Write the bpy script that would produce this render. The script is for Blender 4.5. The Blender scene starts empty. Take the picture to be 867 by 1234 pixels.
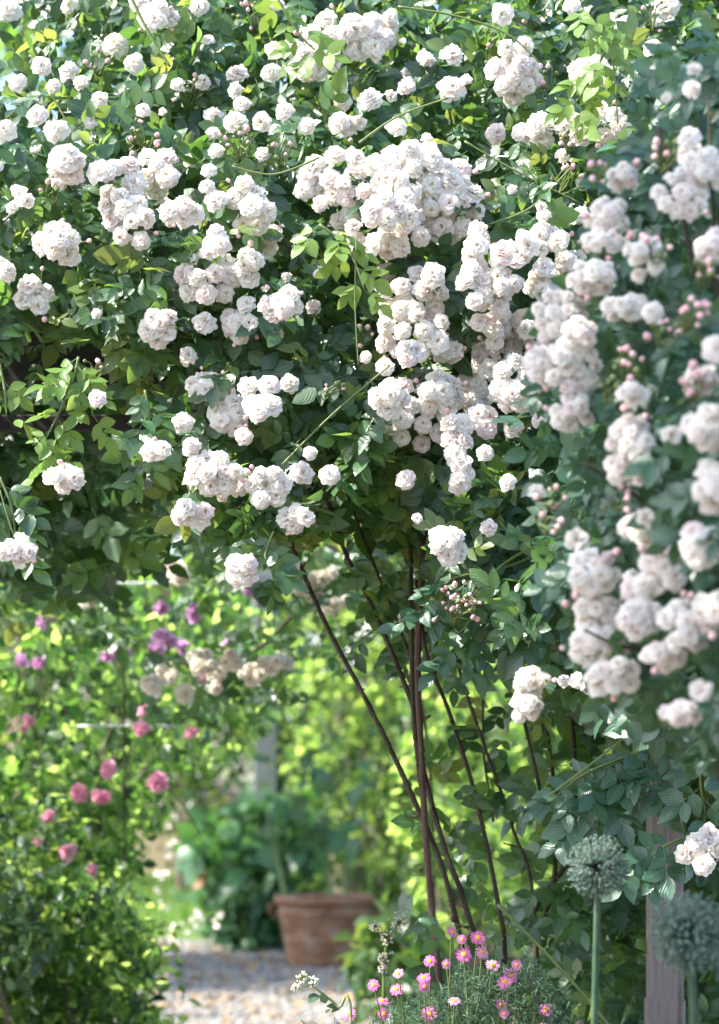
import bpy, math, random
import numpy as np
from mathutils import Vector, Matrix

random.seed(11)
rng = np.random.default_rng(11)
R = math.radians
scene = bpy.context.scene
COL = scene.collection

# ------------------------------------------------------------------ camera geometry
H = 1.1            # eye height
FPX = 2914.0       # focal length in photo pixels (85 mm, 36 mm = 1234 px)
CX, YH = 433.5, 925.0

def W(px, py, D):
    """point in the garden that lies D metres in front of the viewer"""
    return Vector(((px - CX) / FPX * D, D, H + (YH - py) / FPX * D))

def WN(px, py, D):
    px, py, D = np.broadcast_arrays(np.asarray(px, float), np.asarray(py, float), np.asarray(D, float))
    return np.stack([(px - CX) / FPX * D, D, H + (YH - py) / FPX * D], 1)

# ------------------------------------------------------------------ object helpers
def tag(o, label=None, cat=None, group=None, kind=None):
    if label: o['label'] = label
    if cat: o['category'] = cat
    if group: o['group'] = group
    if kind: o['kind'] = kind
    return o

def empty(name, loc):
    o = bpy.data.objects.new(name, None)
    o.empty_display_size = 0.1
    COL.objects.link(o)
    o.location = loc
    return o

def wpos(o):
    p = Vector(o.location)
    while o.parent:
        o = o.parent
        p = p + Vector(o.location)
    return p

def link(name, me, parent=None, origin=None):
    """origin: world position of the object's own origin (mesh data is relative to it)"""
    o = bpy.data.objects.new(name, me)
    COL.objects.link(o)
    org = Vector(origin) if origin is not None else Vector((0, 0, 0))
    if parent is not None:
        o.parent = parent
        o.location = org - wpos(parent)
    else:
        o.location = org
    return o

def np_mesh(name, V, Fq, mats, fm=None, attrs=None, smooth=True):
    """quads (M,4) or list of index tuples"""
    me = bpy.data.meshes.new(name)
    V = np.asarray(V, np.float32)
    if isinstance(Fq, np.ndarray):
        M, k = Fq.shape
        me.vertices.add(len(V)); me.vertices.foreach_set('co', V.ravel())
        me.loops.add(M * k); me.loops.foreach_set('vertex_index', Fq.astype(np.int32).ravel())
        me.polygons.add(M)
        me.polygons.foreach_set('loop_start', (np.arange(M) * k).astype(np.int32))
        if fm is not None: me.polygons.foreach_set('material_index', np.asarray(fm, np.int32))
        me.polygons.foreach_set('use_smooth', np.full(M, smooth))
        me.update(calc_edges=True)
    else:
        me.from_pydata([tuple(v) for v in V], [], [tuple(f) for f in Fq])
        if fm is not None: me.polygons.foreach_set('material_index', np.asarray(fm, np.int32))
        me.polygons.foreach_set('use_smooth', np.full(len(me.polygons), smooth))
    for m in (mats if isinstance(mats, (list, tuple)) else [mats]): me.materials.append(m)
    for an, arr in (attrs or {}).items():
        arr = np.asarray(arr, np.float32)
        if arr.ndim == 1:
            a = me.attributes.new(an, 'FLOAT', 'POINT'); a.data.foreach_set('value', arr)
        else:
            a = me.attributes.new(an, 'FLOAT_VECTOR', 'POINT'); a.data.foreach_set('vector', arr.ravel())
    return me

class MB:
    """collects tubes, boxes, lathes into one mesh"""
    def __init__(self): self.v, self.f, self.m, self.r = [], [], [], []
    def add(self, V, F, mat=0, rnd=0.5):
        b = len(self.v)
        self.v += [tuple(x) for x in V]
        self.f += [tuple(b + i for i in f) for f in F]
        self.m += [mat] * len(F); self.r += [rnd] * len(V)
    def tube(self, pts, rad, n=6, mat=0, steps=5, rnd=None, knob=0.0):
        P = [Vector(p) for p in pts]
        rr = list(rad) if isinstance(rad, (list, tuple)) else [rad] * len(P)
        out, ro = [], []
        for i in range(len(P) - 1):
            a, b, c, d = P[max(i - 1, 0)], P[i], P[i + 1], P[min(i + 2, len(P) - 1)]
            for s in range(steps):
                t = s / steps
                out.append(0.5 * ((2 * b) + (c - a) * t + (2 * a - 5 * b + 4 * c - d) * t * t + (3 * b - a - 3 * c + d) * t ** 3))
                ro.append(rr[i] * (1 - t) + rr[i + 1] * t)
        out.append(P[-1]); ro.append(rr[-1])
        V, F = [], []
        up = Vector((0.31, 0.9, 0.27)).normalized()
        for i, p in enumerate(out):
            t = (out[min(i + 1, len(out) - 1)] - out[max(i - 1, 0)])
            if t.length < 1e-9: t = Vector((0, 0, 1))
            t.normalize()
            s = t.cross(up)
            if s.length < 1e-3: s = t.cross(Vector((1, 0, 0)))
            s.normalize(); u = s.cross(t)
            k = 1 + (random.uniform(-knob, knob) if knob else 0)
            for j in range(n):
                a = 2 * math.pi * j / n
                V.append(p + (s * math.cos(a) + u * math.sin(a)) * ro[i] * k)
        for i in range(len(out) - 1):
            for j in range(n):
                F.append((i * n + j, i * n + (j + 1) % n, (i + 1) * n + (j + 1) % n, (i + 1) * n + j))
        F.append(tuple(range(n - 1, -1, -1))); F.append(tuple((len(out) - 1) * n + j for j in range(n)))
        self.add(V, F, mat, random.random() if rnd is None else rnd)
    def box(self, lo, hi, mat=0, bev=0.004):
        x0, y0, z0 = lo; x1, y1, z1 = hi
        b = min(bev, (x1 - x0) * .3, (y1 - y0) * .3, (z1 - z0) * .3)
        # box with chamfered edges
        V, F = [], []
        idx = {}
        for sx in (0, 1):
            for sy in (0, 1):
                for sz in (0, 1):
                    c = ((x0, x1)[sx], (y0, y1)[sy], (z0, z1)[sz]); d = (1 - 2 * sx, 1 - 2 * sy, 1 - 2 * sz)
                    for ax in range(3):
                        p = list(c)
                        for k in range(3):
                            if k != ax: p[k] += d[k] * b
                        idx[(sx, sy, sz, ax)] = len(V); V.append(p)
        for ax in range(3):
            o = [k for k in range(3) if k != ax]
            for s in (0, 1):
                q = []
                for (a, c) in ((0, 0), (1, 0), (1, 1), (0, 1)):
                    k = [0, 0, 0]; k[ax] = s; k[o[0]] = a; k[o[1]] = c
                    q.append(idx[(k[0], k[1], k[2], ax)])
                F.append(tuple(q))
        for ax in range(3):            # edge strips run along ax
            o = [k for k in range(3) if k != ax]
            for a in (0, 1):
                for c in (0, 1):
                    k0 = [0, 0, 0]; k0[o[0]] = a; k0[o[1]] = c
                    k1 = list(k0); k1[ax] = 1
                    F.append((idx[(*k0, o[0])], idx[(*k0, o[1])], idx[(*k1, o[1])], idx[(*k1, o[0])]))
        for sx in (0, 1):
            for sy in (0, 1):
                for sz in (0, 1):
                    F.append((idx[(sx, sy, sz, 0)], idx[(sx, sy, sz, 1)], idx[(sx, sy, sz, 2)]))
        self.add(V, F, mat)
    def lathe(self, prof, c=(0, 0, 0), n=40, mat=0):
        V, F = [], []
        for (r, z) in prof:
            for j in range(n):
                a = 2 * math.pi * j / n
                V.append((c[0] + r * math.cos(a), c[1] + r * math.sin(a), c[2] + z))
        for i in range(len(prof) - 1):
            for j in range(n):
                F.append((i * n + j, i * n + (j + 1) % n, (i + 1) * n + (j + 1) % n, (i + 1) * n + j))
        self.add(V, F, mat)
    def ball(self, c, r, mat=0, n=6, m=4, sz=1.0, axis=None):
        V, F = [], []
        c = Vector(c); q = Vector((0, 0, 1)).rotation_difference(Vector(axis)) if axis is not None else None
        def P(x, y, z):
            p = Vector((x * r, y * r, z * r * sz))
            if q: p = q @ p
            return c + p
        V.append(P(0, 0, -1))
        for i in range(1, m):
            t = math.pi * i / m
            for j in range(n):
                a = 2 * math.pi * j / n
                V.append(P(math.sin(t) * math.cos(a), math.sin(t) * math.sin(a), -math.cos(t)))
        V.append(P(0, 0, 1))
        for j in range(n): F.append((0, 1 + (j + 1) % n, 1 + j))
        for i in range(m - 2):
            for j in range(n):
                a = 1 + i * n
                F.append((a + j, a + (j + 1) % n, a + n + (j + 1) % n, a + n + j))
        a = 1 + (m - 2) * n
        for j in range(n): F.append((a + j, a + (j + 1) % n, len(V) - 1))
        self.add(V, F, mat, random.random())
    def mesh(self, name, mats, origin=(0, 0, 0), smooth=True):
        V = np.array(self.v, float) - np.array(origin, float)
        return np_mesh(name, V, self.f, mats, self.m, {'rnd': self.r}, smooth)
    def build(self, name, mats, parent=None, origin=(0, 0, 0), smooth=True):
        return link(name, self.mesh(name, mats, origin, smooth), parent, origin)

# ------------------------------------------------------------------ materials
def newmat(name):
    m = bpy.data.materials.new(name); m.use_nodes = True
    nt = m.node_tree; nt.nodes.clear()
    return m, nt, nt.nodes.new('ShaderNodeOutputMaterial')

def N(nt, t, **kw):
    n = nt.nodes.new(t)
    for k, v in kw.items():
        if k.startswith('i_'): n.inputs[k[2:].replace('_', ' ')].default_value = v
        else: setattr(n, k, v)
    return n

def ramp(nt, src, stops):
    r = nt.nodes.new('ShaderNodeValToRGB')
    e = r.color_ramp.elements
    while len(e) < len(stops): e.new(0.5)
    for x, (p, c) in zip(e, stops): x.position = p; x.color = (*c, 1)
    nt.links.new(src, r.inputs[0])
    return r

def mathn(nt, op, a, b=None):
    n = nt.nodes.new('ShaderNodeMath'); n.operation = op
    for i, x in enumerate((a, b)):
        if x is None: continue
        if isinstance(x, (int, float)): n.inputs[i].default_value = x
        else: nt.links.new(x, n.inputs[i])
    return n.outputs[0]

def mixc(nt, fac, a, b, blend='MIX'):
    n = nt.nodes.new('ShaderNodeMix'); n.data_type = 'RGBA'; n.blend_type = blend
    for i, x in ((0, fac), (6, a), (7, b)):
        if isinstance(x, (int, float)): n.inputs[i].default_value = x
        elif isinstance(x, tuple): n.inputs[i].default_value = (*x, 1)
        else: nt.links.new(x, n.inputs[i])
    return n.outputs[2]

def leaf_mat(name, cols, trans, tw=0.4, rough=0.38, veins=True, spec=0.5):
    m, nt, out = newmat(name)
    L = nt.links
    a = N(nt, 'ShaderNodeAttribute', attribute_name='rnd')
    c = ramp(nt, a.outputs['Fac'], [(i / (len(cols) - 1), x) for i, x in enumerate(cols)]).outputs[0]
    t = ramp(nt, a.outputs['Fac'], [(i / (len(trans) - 1), x) for i, x in enumerate(trans)]).outputs[0]
    bump = None
    if veins:
        lc = N(nt, 'ShaderNodeAttribute', attribute_name='lc')
        s = N(nt, 'ShaderNodeSeparateXYZ'); L.new(lc.outputs['Vector'], s.inputs[0])
        au = mathn(nt, 'ABSOLUTE', s.outputs[0])
        mid = mathn(nt, 'LESS_THAN', au, 0.045)
        v = mathn(nt, 'SUBTRACT', s.outputs[1], mathn(nt, 'MULTIPLY', au, 0.55))
        w = mathn(nt, 'SINE', mathn(nt, 'MULTIPLY', v, 34.0))
        side = mathn(nt, 'MULTIPLY', mathn(nt, 'GREATER_THAN', w, 0.9), 0.2)
        vein = mathn(nt, 'MAXIMUM', mathn(nt, 'MULTIPLY', mid, 0.6), side)
        c = mixc(nt, vein, c, (0.16, 0.25, 0.09))
        bump = N(nt, 'ShaderNodeBump'); bump.inputs['Strength'].default_value = 0.22; bump.inputs['Distance'].default_value = 0.0015
        L.new(w, bump.inputs['Height'])
        # slight blemishes on the blade itself
    geo = N(nt, 'ShaderNodeNewGeometry')
    nz = N(nt, 'ShaderNodeTexNoise'); nz.inputs['Scale'].default_value = 60
    L.new(geo.outputs['Position'], nz.inputs['Vector'])
    c = mixc(nt, mathn(nt, 'MULTIPLY', mathn(nt, 'SUBTRACT', nz.outputs[0], 0.35), 0.6), c, (0.09, 0.14, 0.04))
    c = mixc(nt, mathn(nt, 'MULTIPLY', geo.outputs['Backfacing'], 0.45), c, (0.13, 0.2, 0.11))
    p = N(nt, 'ShaderNodeBsdfPrincipled'); L.new(c, p.inputs['Base Color'])
    r = mathn(nt, 'ADD', mathn(nt, 'MULTIPLY', geo.outputs['Backfacing'], 0.3), rough)
    L.new(r, p.inputs['Roughness']); p.inputs['Specular IOR Level'].default_value = spec
    if bump: L.new(bump.outputs[0], p.inputs['Normal'])
    tr = N(nt, 'ShaderNodeBsdfTranslucent'); L.new(t, tr.inputs['Color'])
    mx = N(nt, 'ShaderNodeMixShader'); mx.inputs[0].default_value = tw
    L.new(p.outputs[0], mx.inputs[1]); L.new(tr.outputs[0], mx.inputs[2]); L.new(mx.outputs[0], out.inputs[0])
    return m

def petal_mat(name, tip, mid, base, trans, tw=0.38, vary=None):
    """attribute pc: 0 at the petal's base, 1 at its rim"""
    m, nt, out = newmat(name); L = nt.links
    a = N(nt, 'ShaderNodeAttribute', attribute_name='pc')
    c = ramp(nt, a.outputs['Fac'], [(0.0, base), (0.45, mid), (0.9, tip)]).outputs[0]
    if vary:
        oi = N(nt, 'ShaderNodeObjectInfo')
        f = ramp(nt, oi.outputs['Random'], [(0.0, (0, 0, 0)), (0.5, (0.1, 0.1, 0.1)), (0.85, (0.45, 0.45, 0.45)), (1.0, (0.95, 0.95, 0.95))]).outputs[0]
        c = mixc(nt, f, c, vary)
    r = N(nt, 'ShaderNodeAttribute', attribute_name='rnd')
    c = mixc(nt, mathn(nt, 'MULTIPLY', r.outputs['Fac'], 0.22), c, mid)
    p = N(nt, 'ShaderNodeBsdfPrincipled'); L.new(c, p.inputs['Base Color'])
    p.inputs['Roughness'].default_value = 0.6; p.inputs['Specular IOR Level'].default_value = 0.25
    tr = N(nt, 'ShaderNodeBsdfTranslucent'); tr.inputs['Color'].default_value = (*trans, 1)
    mx = N(nt, 'ShaderNodeMixShader'); mx.inputs[0].default_value = tw
    L.new(p.outputs[0], mx.inputs[1]); L.new(tr.outputs[0], mx.inputs[2]); L.new(mx.outputs[0], out.inputs[0])
    return m

def plain_mat(name, c0, c1, scale=20.0, rough=0.7, bump=0.3, detail=6, stretch=(1, 1, 1), c2=None, dist=0.01, spec=0.3):
    m, nt, out = newmat(name); L = nt.links
    g = N(nt, 'ShaderNodeNewGeometry')
    mp = N(nt, 'ShaderNodeMapping'); mp.inputs['Scale'].default_value = stretch
    L.new(g.outputs['Position'], mp.inputs[0])
    nz = N(nt, 'ShaderNodeTexNoise'); nz.inputs['Scale'].default_value = scale; nz.inputs['Detail'].default_value = detail
    L.new(mp.outputs[0], nz.inputs['Vector'])
    st = [(0.3, c0), (0.68, c1)] if c2 is None else [(0.3, c0), (0.5, c1), (0.7, c2)]
    c = ramp(nt, nz.outputs[0], st).outputs[0]
    p = N(nt, 'ShaderNodeBsdfPrincipled'); L.new(c, p.inputs['Base Color'])
    p.inputs['Roughness'].default_value = rough; p.inputs['Specular IOR Level'].default_value = spec
    b = N(nt, 'ShaderNodeBump'); b.inputs['Strength'].default_value = bump; b.inputs['Distance'].default_value = dist
    L.new(nz.outputs[0], b.inputs['Height']); L.new(b.outputs[0], p.inputs['Normal'])
    L.new(p.outputs[0], out.inputs[0])
    return m

G_ROSE = [(0.014, 0.05, 0.03), (0.024, 0.078, 0.038), (0.038, 0.115, 0.05), (0.062, 0.155, 0.06), (0.12, 0.18, 0.05)]
T_ROSE = [(0.08, 0.19, 0.03), (0.15, 0.31, 0.045), (0.23, 0.42, 0.06), (0.36, 0.52, 0.09), (0.42, 0.48, 0.09)]
M = {}
M['rose_leaf'] = leaf_mat('rose_leaf', G_ROSE, T_ROSE, 0.4, 0.34, spec=.9)
M['young_leaf'] = leaf_mat('young_leaf', [(0.1, 0.2, 0.04), (0.15, 0.26, 0.05)], [(0.35, 0.5, 0.06), (0.45, 0.58, 0.1)], 0.42, 0.36)
M['cool_leaf'] = leaf_mat('cool_leaf', [(0.02, 0.07, 0.05), (0.036, 0.11, 0.068), (0.06, 0.15, 0.08)], [(0.1, 0.22, 0.06), (0.16, 0.3, 0.08)], 0.3, 0.34, spec=.9)
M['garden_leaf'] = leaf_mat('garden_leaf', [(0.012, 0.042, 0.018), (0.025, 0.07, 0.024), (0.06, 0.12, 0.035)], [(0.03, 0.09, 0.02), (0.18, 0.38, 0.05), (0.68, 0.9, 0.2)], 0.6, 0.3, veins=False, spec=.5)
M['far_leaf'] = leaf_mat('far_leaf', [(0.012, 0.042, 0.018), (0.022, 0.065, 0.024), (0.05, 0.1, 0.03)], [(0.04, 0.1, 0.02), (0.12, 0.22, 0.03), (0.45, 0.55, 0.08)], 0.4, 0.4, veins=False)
M['broad_leaf'] = leaf_mat('broad_leaf', [(0.025, 0.085, 0.04), (0.045, 0.13, 0.05)], [(0.1, 0.28, 0.05), (0.18, 0.4, 0.07)], 0.3, 0.34)
M['grey_leaf'] = leaf_mat('grey_leaf', [(0.024, 0.056, 0.044), (0.042, 0.085, 0.062), (0.07, 0.12, 0.082)], [(0.12, 0.22, 0.1), (0.2, 0.3, 0.14)], 0.25, 0.65, veins=False, spec=.15)
M['grass_leaf'] = leaf_mat('grass_leaf', [(0.06, 0.14, 0.025), (0.1, 0.2, 0.035)], [(0.3, 0.5, 0.05), (0.45, 0.6, 0.08)], 0.4, 0.45, veins=False)
M['white_petal'] = petal_mat('white_petal', (0.94, 0.905, 0.855), (0.93, 0.87, 0.805), (0.88, 0.75, 0.58), (0.92, 0.88, 0.81), 0.42, (0.92, 0.78, 0.78))
M['cream_petal'] = petal_mat('cream_petal', (0.92, 0.89, 0.82), (0.91, 0.86, 0.77), (0.88, 0.76, 0.6), (0.9, 0.86, 0.78), 0.48, (0.84, 0.7, 0.6))
M['pink_petal'] = petal_mat('pink_petal', (0.84, 0.5, 0.62), (0.8, 0.36, 0.52), (0.68, 0.22, 0.38), (0.84, 0.42, 0.58), 0.4, (0.78, 0.3, 0.42))
M['lilac_petal'] = petal_mat('lilac_petal', (0.76, 0.5, 0.74), (0.7, 0.38, 0.66), (0.55, 0.24, 0.5), (0.78, 0.48, 0.74), 0.4, (0.7, 0.34, 0.6))
M['daisy_petal'] = petal_mat('daisy_petal', (0.62, 0.1, 0.36), (0.68, 0.17, 0.44), (0.8, 0.48, 0.62), (0.7, 0.25, 0.5), 0.25, (0.78, 0.4, 0.55))
M['wand_petal'] = petal_mat('wand_petal', (0.88, 0.84, 0.82), (0.86, 0.8, 0.78), (0.8, 0.7, 0.6), (0.82, 0.78, 0.7), 0.4)
M['yellow_disc'] = plain_mat('yellow_disc', (0.62, 0.3, 0.03), (0.75, 0.46, 0.06), 900, 0.7, 0.8, dist=0.001)
M['stamen'] = plain_mat('stamen', (0.7, 0.42, 0.08), (0.8, 0.55, 0.15), 900, 0.7, 0.3)
M['bud'] = plain_mat('bud', (0.72, 0.36, 0.4), (0.82, 0.6, 0.56), 90, 0.5, 0.2)
M['green_stem'] = plain_mat('green_stem', (0.1, 0.16, 0.05), (0.17, 0.2, 0.07), 40, 0.5, 0.2)
M['dark_stem'] = plain_mat('dark_stem', (0.03, 0.065, 0.035), (0.05, 0.095, 0.05), 40, 0.5, 0.2)
M['cane'] = plain_mat('cane', (0.022, 0.016, 0.011), (0.05, 0.034, 0.022), 55, 0.7, 0.7, stretch=(1, 1, .25), c2=(0.05, 0.045, 0.025))
M['red_cane'] = plain_mat('red_cane', (0.04, 0.02, 0.015), (0.085, 0.042, 0.03), 55, 0.65, 0.7, stretch=(1, 1, .2), c2=(0.065, 0.045, 0.03))
M['bark'] = plain_mat('bark', (0.06, 0.05, 0.035), (0.16, 0.13, 0.09), 18, 0.85, 0.9, stretch=(1, 1, .2))
M['post_paint'] = plain_mat('post_paint', (0.1, 0.083, 0.079), (0.2, 0.168, 0.158), 45, 0.65, 0.45, stretch=(1.6, 1.6, .09), c2=(0.125, 0.108, 0.1))
M['dark_timber'] = plain_mat('dark_timber', (0.018, 0.018, 0.02), (0.04, 0.038, 0.038), 22, 0.6, 0.4, stretch=(.15, 1, 1))
M['terracotta'] = plain_mat('terracotta', (0.13, 0.065, 0.036), (0.24, 0.115, 0.062), 9, 0.75, 0.35, c2=(0.27, 0.2, 0.15), stretch=(1, 1, 2.2))
M['soil'] = plain_mat('soil', (0.035, 0.025, 0.018), (0.09, 0.065, 0.045), 25, 0.95, 0.9, c2=(0.12, 0.09, 0.06), dist=0.03)
M['gravel'] = plain_mat('gravel', (0.1, 0.097, 0.09), (0.22, 0.21, 0.19), 30, 0.9, 0.9, c2=(0.3, 0.28, 0.25), dist=0.01)
M['pebble'] = plain_mat('pebble', (0.13, 0.125, 0.115), (0.28, 0.265, 0.24), 37, 0.85, 0.2, c2=(0.36, 0.34, 0.31), detail=2)
M['lawn'] = plain_mat('lawn', (0.06, 0.12, 0.025), (0.1, 0.18, 0.035), 9, 0.9, 0.6)
M['render_wall'] = plain_mat('render_wall', (0.4, 0.3, 0.2), (0.5, 0.39, 0.27), 4, 0.9, 0.3)
M['brick'] = plain_mat('brick', (0.26, 0.13, 0.09), (0.36, 0.2, 0.14), 12, 0.9, 0.5)
M['grey_wood'] = plain_mat('grey_wood', (0.16, 0.16, 0.15), (0.3, 0.29, 0.27), 16, 0.8, 0.5, stretch=(4, 4, .4))
M['blue_post'] = plain_mat('blue_post', (0.1, 0.12, 0.12), (0.17, 0.19, 0.19), 8, 0.7, 0.3, stretch=(2, 2, .4))
M['wire'] = plain_mat('wire', (0.5, 0.5, 0.5), (0.6, 0.6, 0.6), 60, 0.3, 0.1, spec=0.8)
M['allium'] = plain_mat('allium', (0.065, 0.11, 0.085), (0.12, 0.185, 0.145), 130, 0.6, 0.2, c2=(0.2, 0.23, 0.19))
M['cream_flower'] = plain_mat('cream_flower', (0.62, 0.6, 0.42), (0.75, 0.74, 0.58), 300, 0.7, 0.2)
M['dead_leaf'] = plain_mat('dead_leaf', (0.2, 0.1, 0.045), (0.4, 0.25, 0.1), 8, 0.8, 0.2)

# ------------------------------------------------------------------ leaves
def leaf_template(rows, halfw, fold=0.28, droop=0.18, cols=3):
    V, lc, F = [], [], []
    k = 0
    us = [-1, 0, 1] if cols == 3 else [-1, -.5, 0, .5, 1]
    for t, w in zip(rows, halfw):
        for u in us:
            V.append((u * w, t, abs(u) * w * fold - droop * t * t)); lc.append((u, t, 0))
    n = len(us)
    for i in range(len(rows) - 1):
        for j in range(n - 1):
            F.append((i * n + j, i * n + j + 1, (i + 1) * n + j + 1, (i + 1) * n + j))
    return np.array(V), np.array(lc), np.array(F)

FINE = leaf_template([0, .12, .35, .6, .82, 1], [.03, .19, .305, .275, .15, .008])
COARSE = leaf_template([0, .3, .68, 1], [.03, .3, .26, .008])
BROAD = leaf_template([0, .1, .3, .55, .8, 1], [.05, .27, .4, .36, .19, .01], fold=.22, droop=.4)
FERN = leaf_template([0, .35, .7, 1], [.04, .09, .06, .003], fold=.1, droop=.3)
BLADE = leaf_template([0, .35, .7, 1], [.035, .045, .035, .003], fold=.1, droop=.15)

def unit(a):
    return a / np.maximum(np.linalg.norm(a, axis=1, keepdims=True), 1e-9)

def leaf_arrays(O, A, Nn, size, tpl, rnd, curl=None):
    TV, LC, TF = tpl
    n, k = len(O), len(TV)
    A = unit(A); Nn = unit(Nn - (Nn * A).sum(1, keepdims=True) * A); S = np.cross(A, Nn)
    wv = rng.uniform(.85, 1.15, n)[:, None, None]
    bend = rng.uniform(-.3, 1.6, n)[:, None, None] if curl is None else curl
    sz = size[:, None, None]
    tx, ty, tz = TV[None, :, 0:1], TV[None, :, 1:2], TV[None, :, 2:3]
    base = tz + 0 * tx
    V = O[:, None, :] + sz * (tx * wv * S[:, None, :] + ty * A[:, None, :] + (base * bend) * Nn[:, None, :])
    Fq = (TF[None] + (np.arange(n) * k)[:, None, None]).reshape(-1, TF.shape[1])
    return V.reshape(-1, 3), Fq, np.repeat(rnd, k), np.tile(LC, (n, 1))

def leaves_obj(name, arrs, mats, parent=None, origin=(0, 0, 0)):
    Vs, Fs, rs, ls, fm = [], [], [], [], []
    b = 0
    for mi, (V, Fq, r, lc) in arrs:
        Vs.append(V); Fs.append(Fq + b); rs.append(r); ls.append(lc); fm.append(np.full(len(Fq), mi)); b += len(V)
    V = np.concatenate(Vs) - np.array(origin)[None]
    me = np_mesh(name, V, np.concatenate(Fs), mats, np.concatenate(fm), {'rnd': np.concatenate(rs), 'lc': np.concatenate(ls)})
    return link(name, me, parent, origin)

def rand_unit(n):
    return unit(rng.normal(size=(n, 3)))

def compound(P, A, Nn, scale, rnd, tpl=FINE, pairs=2, jitter=.35):
    """rose leaves: a terminal leaflet and pairs along a rachis; P base, A rachis direction, Nn leaf normal"""
    A = unit(A); Nn = unit(Nn - (Nn * A).sum(1, keepdims=True) * A); S = np.cross(A, Nn)
    L = 2.0 * scale
    out = []
    spec = [(1.0, 0, 1.1)]
    for i in range(pairs):
        t = 0.78 - 0.36 * i
        spec += [(t, 1, 1.0 - .13 * i), (t, -1, 1.0 - .13 * i)]
    n = len(P)
    for t, side, sz in spec:
        O = P + A * (L * t)[:, None] * 0.62 - Nn * (0.18 * t * t * L)[:, None]
        ang = side * rng.normal(1.0, .14, n)
        d = A * np.cos(ang)[:, None] + S * np.sin(ang)[:, None] + rng.normal(size=(n, 3)) * .12 - Nn * .12
        nn = Nn + rng.normal(size=(n, 3)) * jitter * .6
        keep = rng.random(n) > .04
        s = scale * sz * rng.uniform(.82, 1.15, n)
        out.append(leaf_arrays(O[keep], d[keep], nn[keep], s[keep], tpl, np.clip(rnd + rng.normal(size=n) * .08, 0, 1)[keep]))
    # rachis as a narrow strip
    TV = np.array([(-.012, 0, 0), (.012, 0, 0), (.009, 1, -.1), (-.009, 1, -.1)]); TF = np.array([[0, 1, 2, 3]])
    lc = np.array([(0, 0, 0)] * 4)
    k = 4
    V = P[:, None] + (L * .66)[:, None, None] * (TV[None, :, 0:1] * S[:, None] + TV[None, :, 1:2] * A[:, None] + TV[None, :, 2:3] * Nn[:, None])
    out.append((V.reshape(-1, 3), (TF[None] + (np.arange(n) * k)[:, None, None]).reshape(-1, 4), np.repeat(rnd, k), np.tile(lc, (n, 1))))
    return out

def sines(x, y, s=1.0, ph=0.0):
    x = x / s; y = y / s
    return (np.sin(x * 1.0 + 1.3 + ph) * np.cos(y * 1.17 + .4) + .7 * np.sin(x * 2.1 + y * 1.6 + 2.2 + ph) + .5 * np.cos(x * 3.7 - y * 2.9 + ph)) / 2.2

def inpoly(px, py, poly):
    r = np.zeros(len(px), bool); n = len(poly)
    for i in range(n):
        (x0, y0), (x1, y1) = poly[i], poly[(i + 1) % n]
        if y0 == y1: continue
        c = ((y0 > py) != (y1 > py)) & (px < (x1 - x0) * (py - y0) / (y1 - y0) + x0)
        r ^= c
    return r

def rose_leaf_field(px, py, D, size=.033, up=.55, mi=0, tpl=FINE, face=1.0, rndc=.45, rnds=.33):
    """compound leaves at these places; blades turned to the open side and the light"""
    n = len(px)
    P = WN(px, py, D)
    Nn = np.array([0, -face, up])[None] + rng.normal(size=(n, 3)) * .6
    A = np.array([0, -.35, -.35])[None] + rng.normal(size=(n, 3)) * np.array([.9, .4, .55])
    sc = size * rng.uniform(.72, 1.18, n)
    return [(mi, a) for a in compound(P, A, Nn, sc, np.clip(rng.normal(rndc, rnds, n), 0, 1), tpl)]

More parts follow.
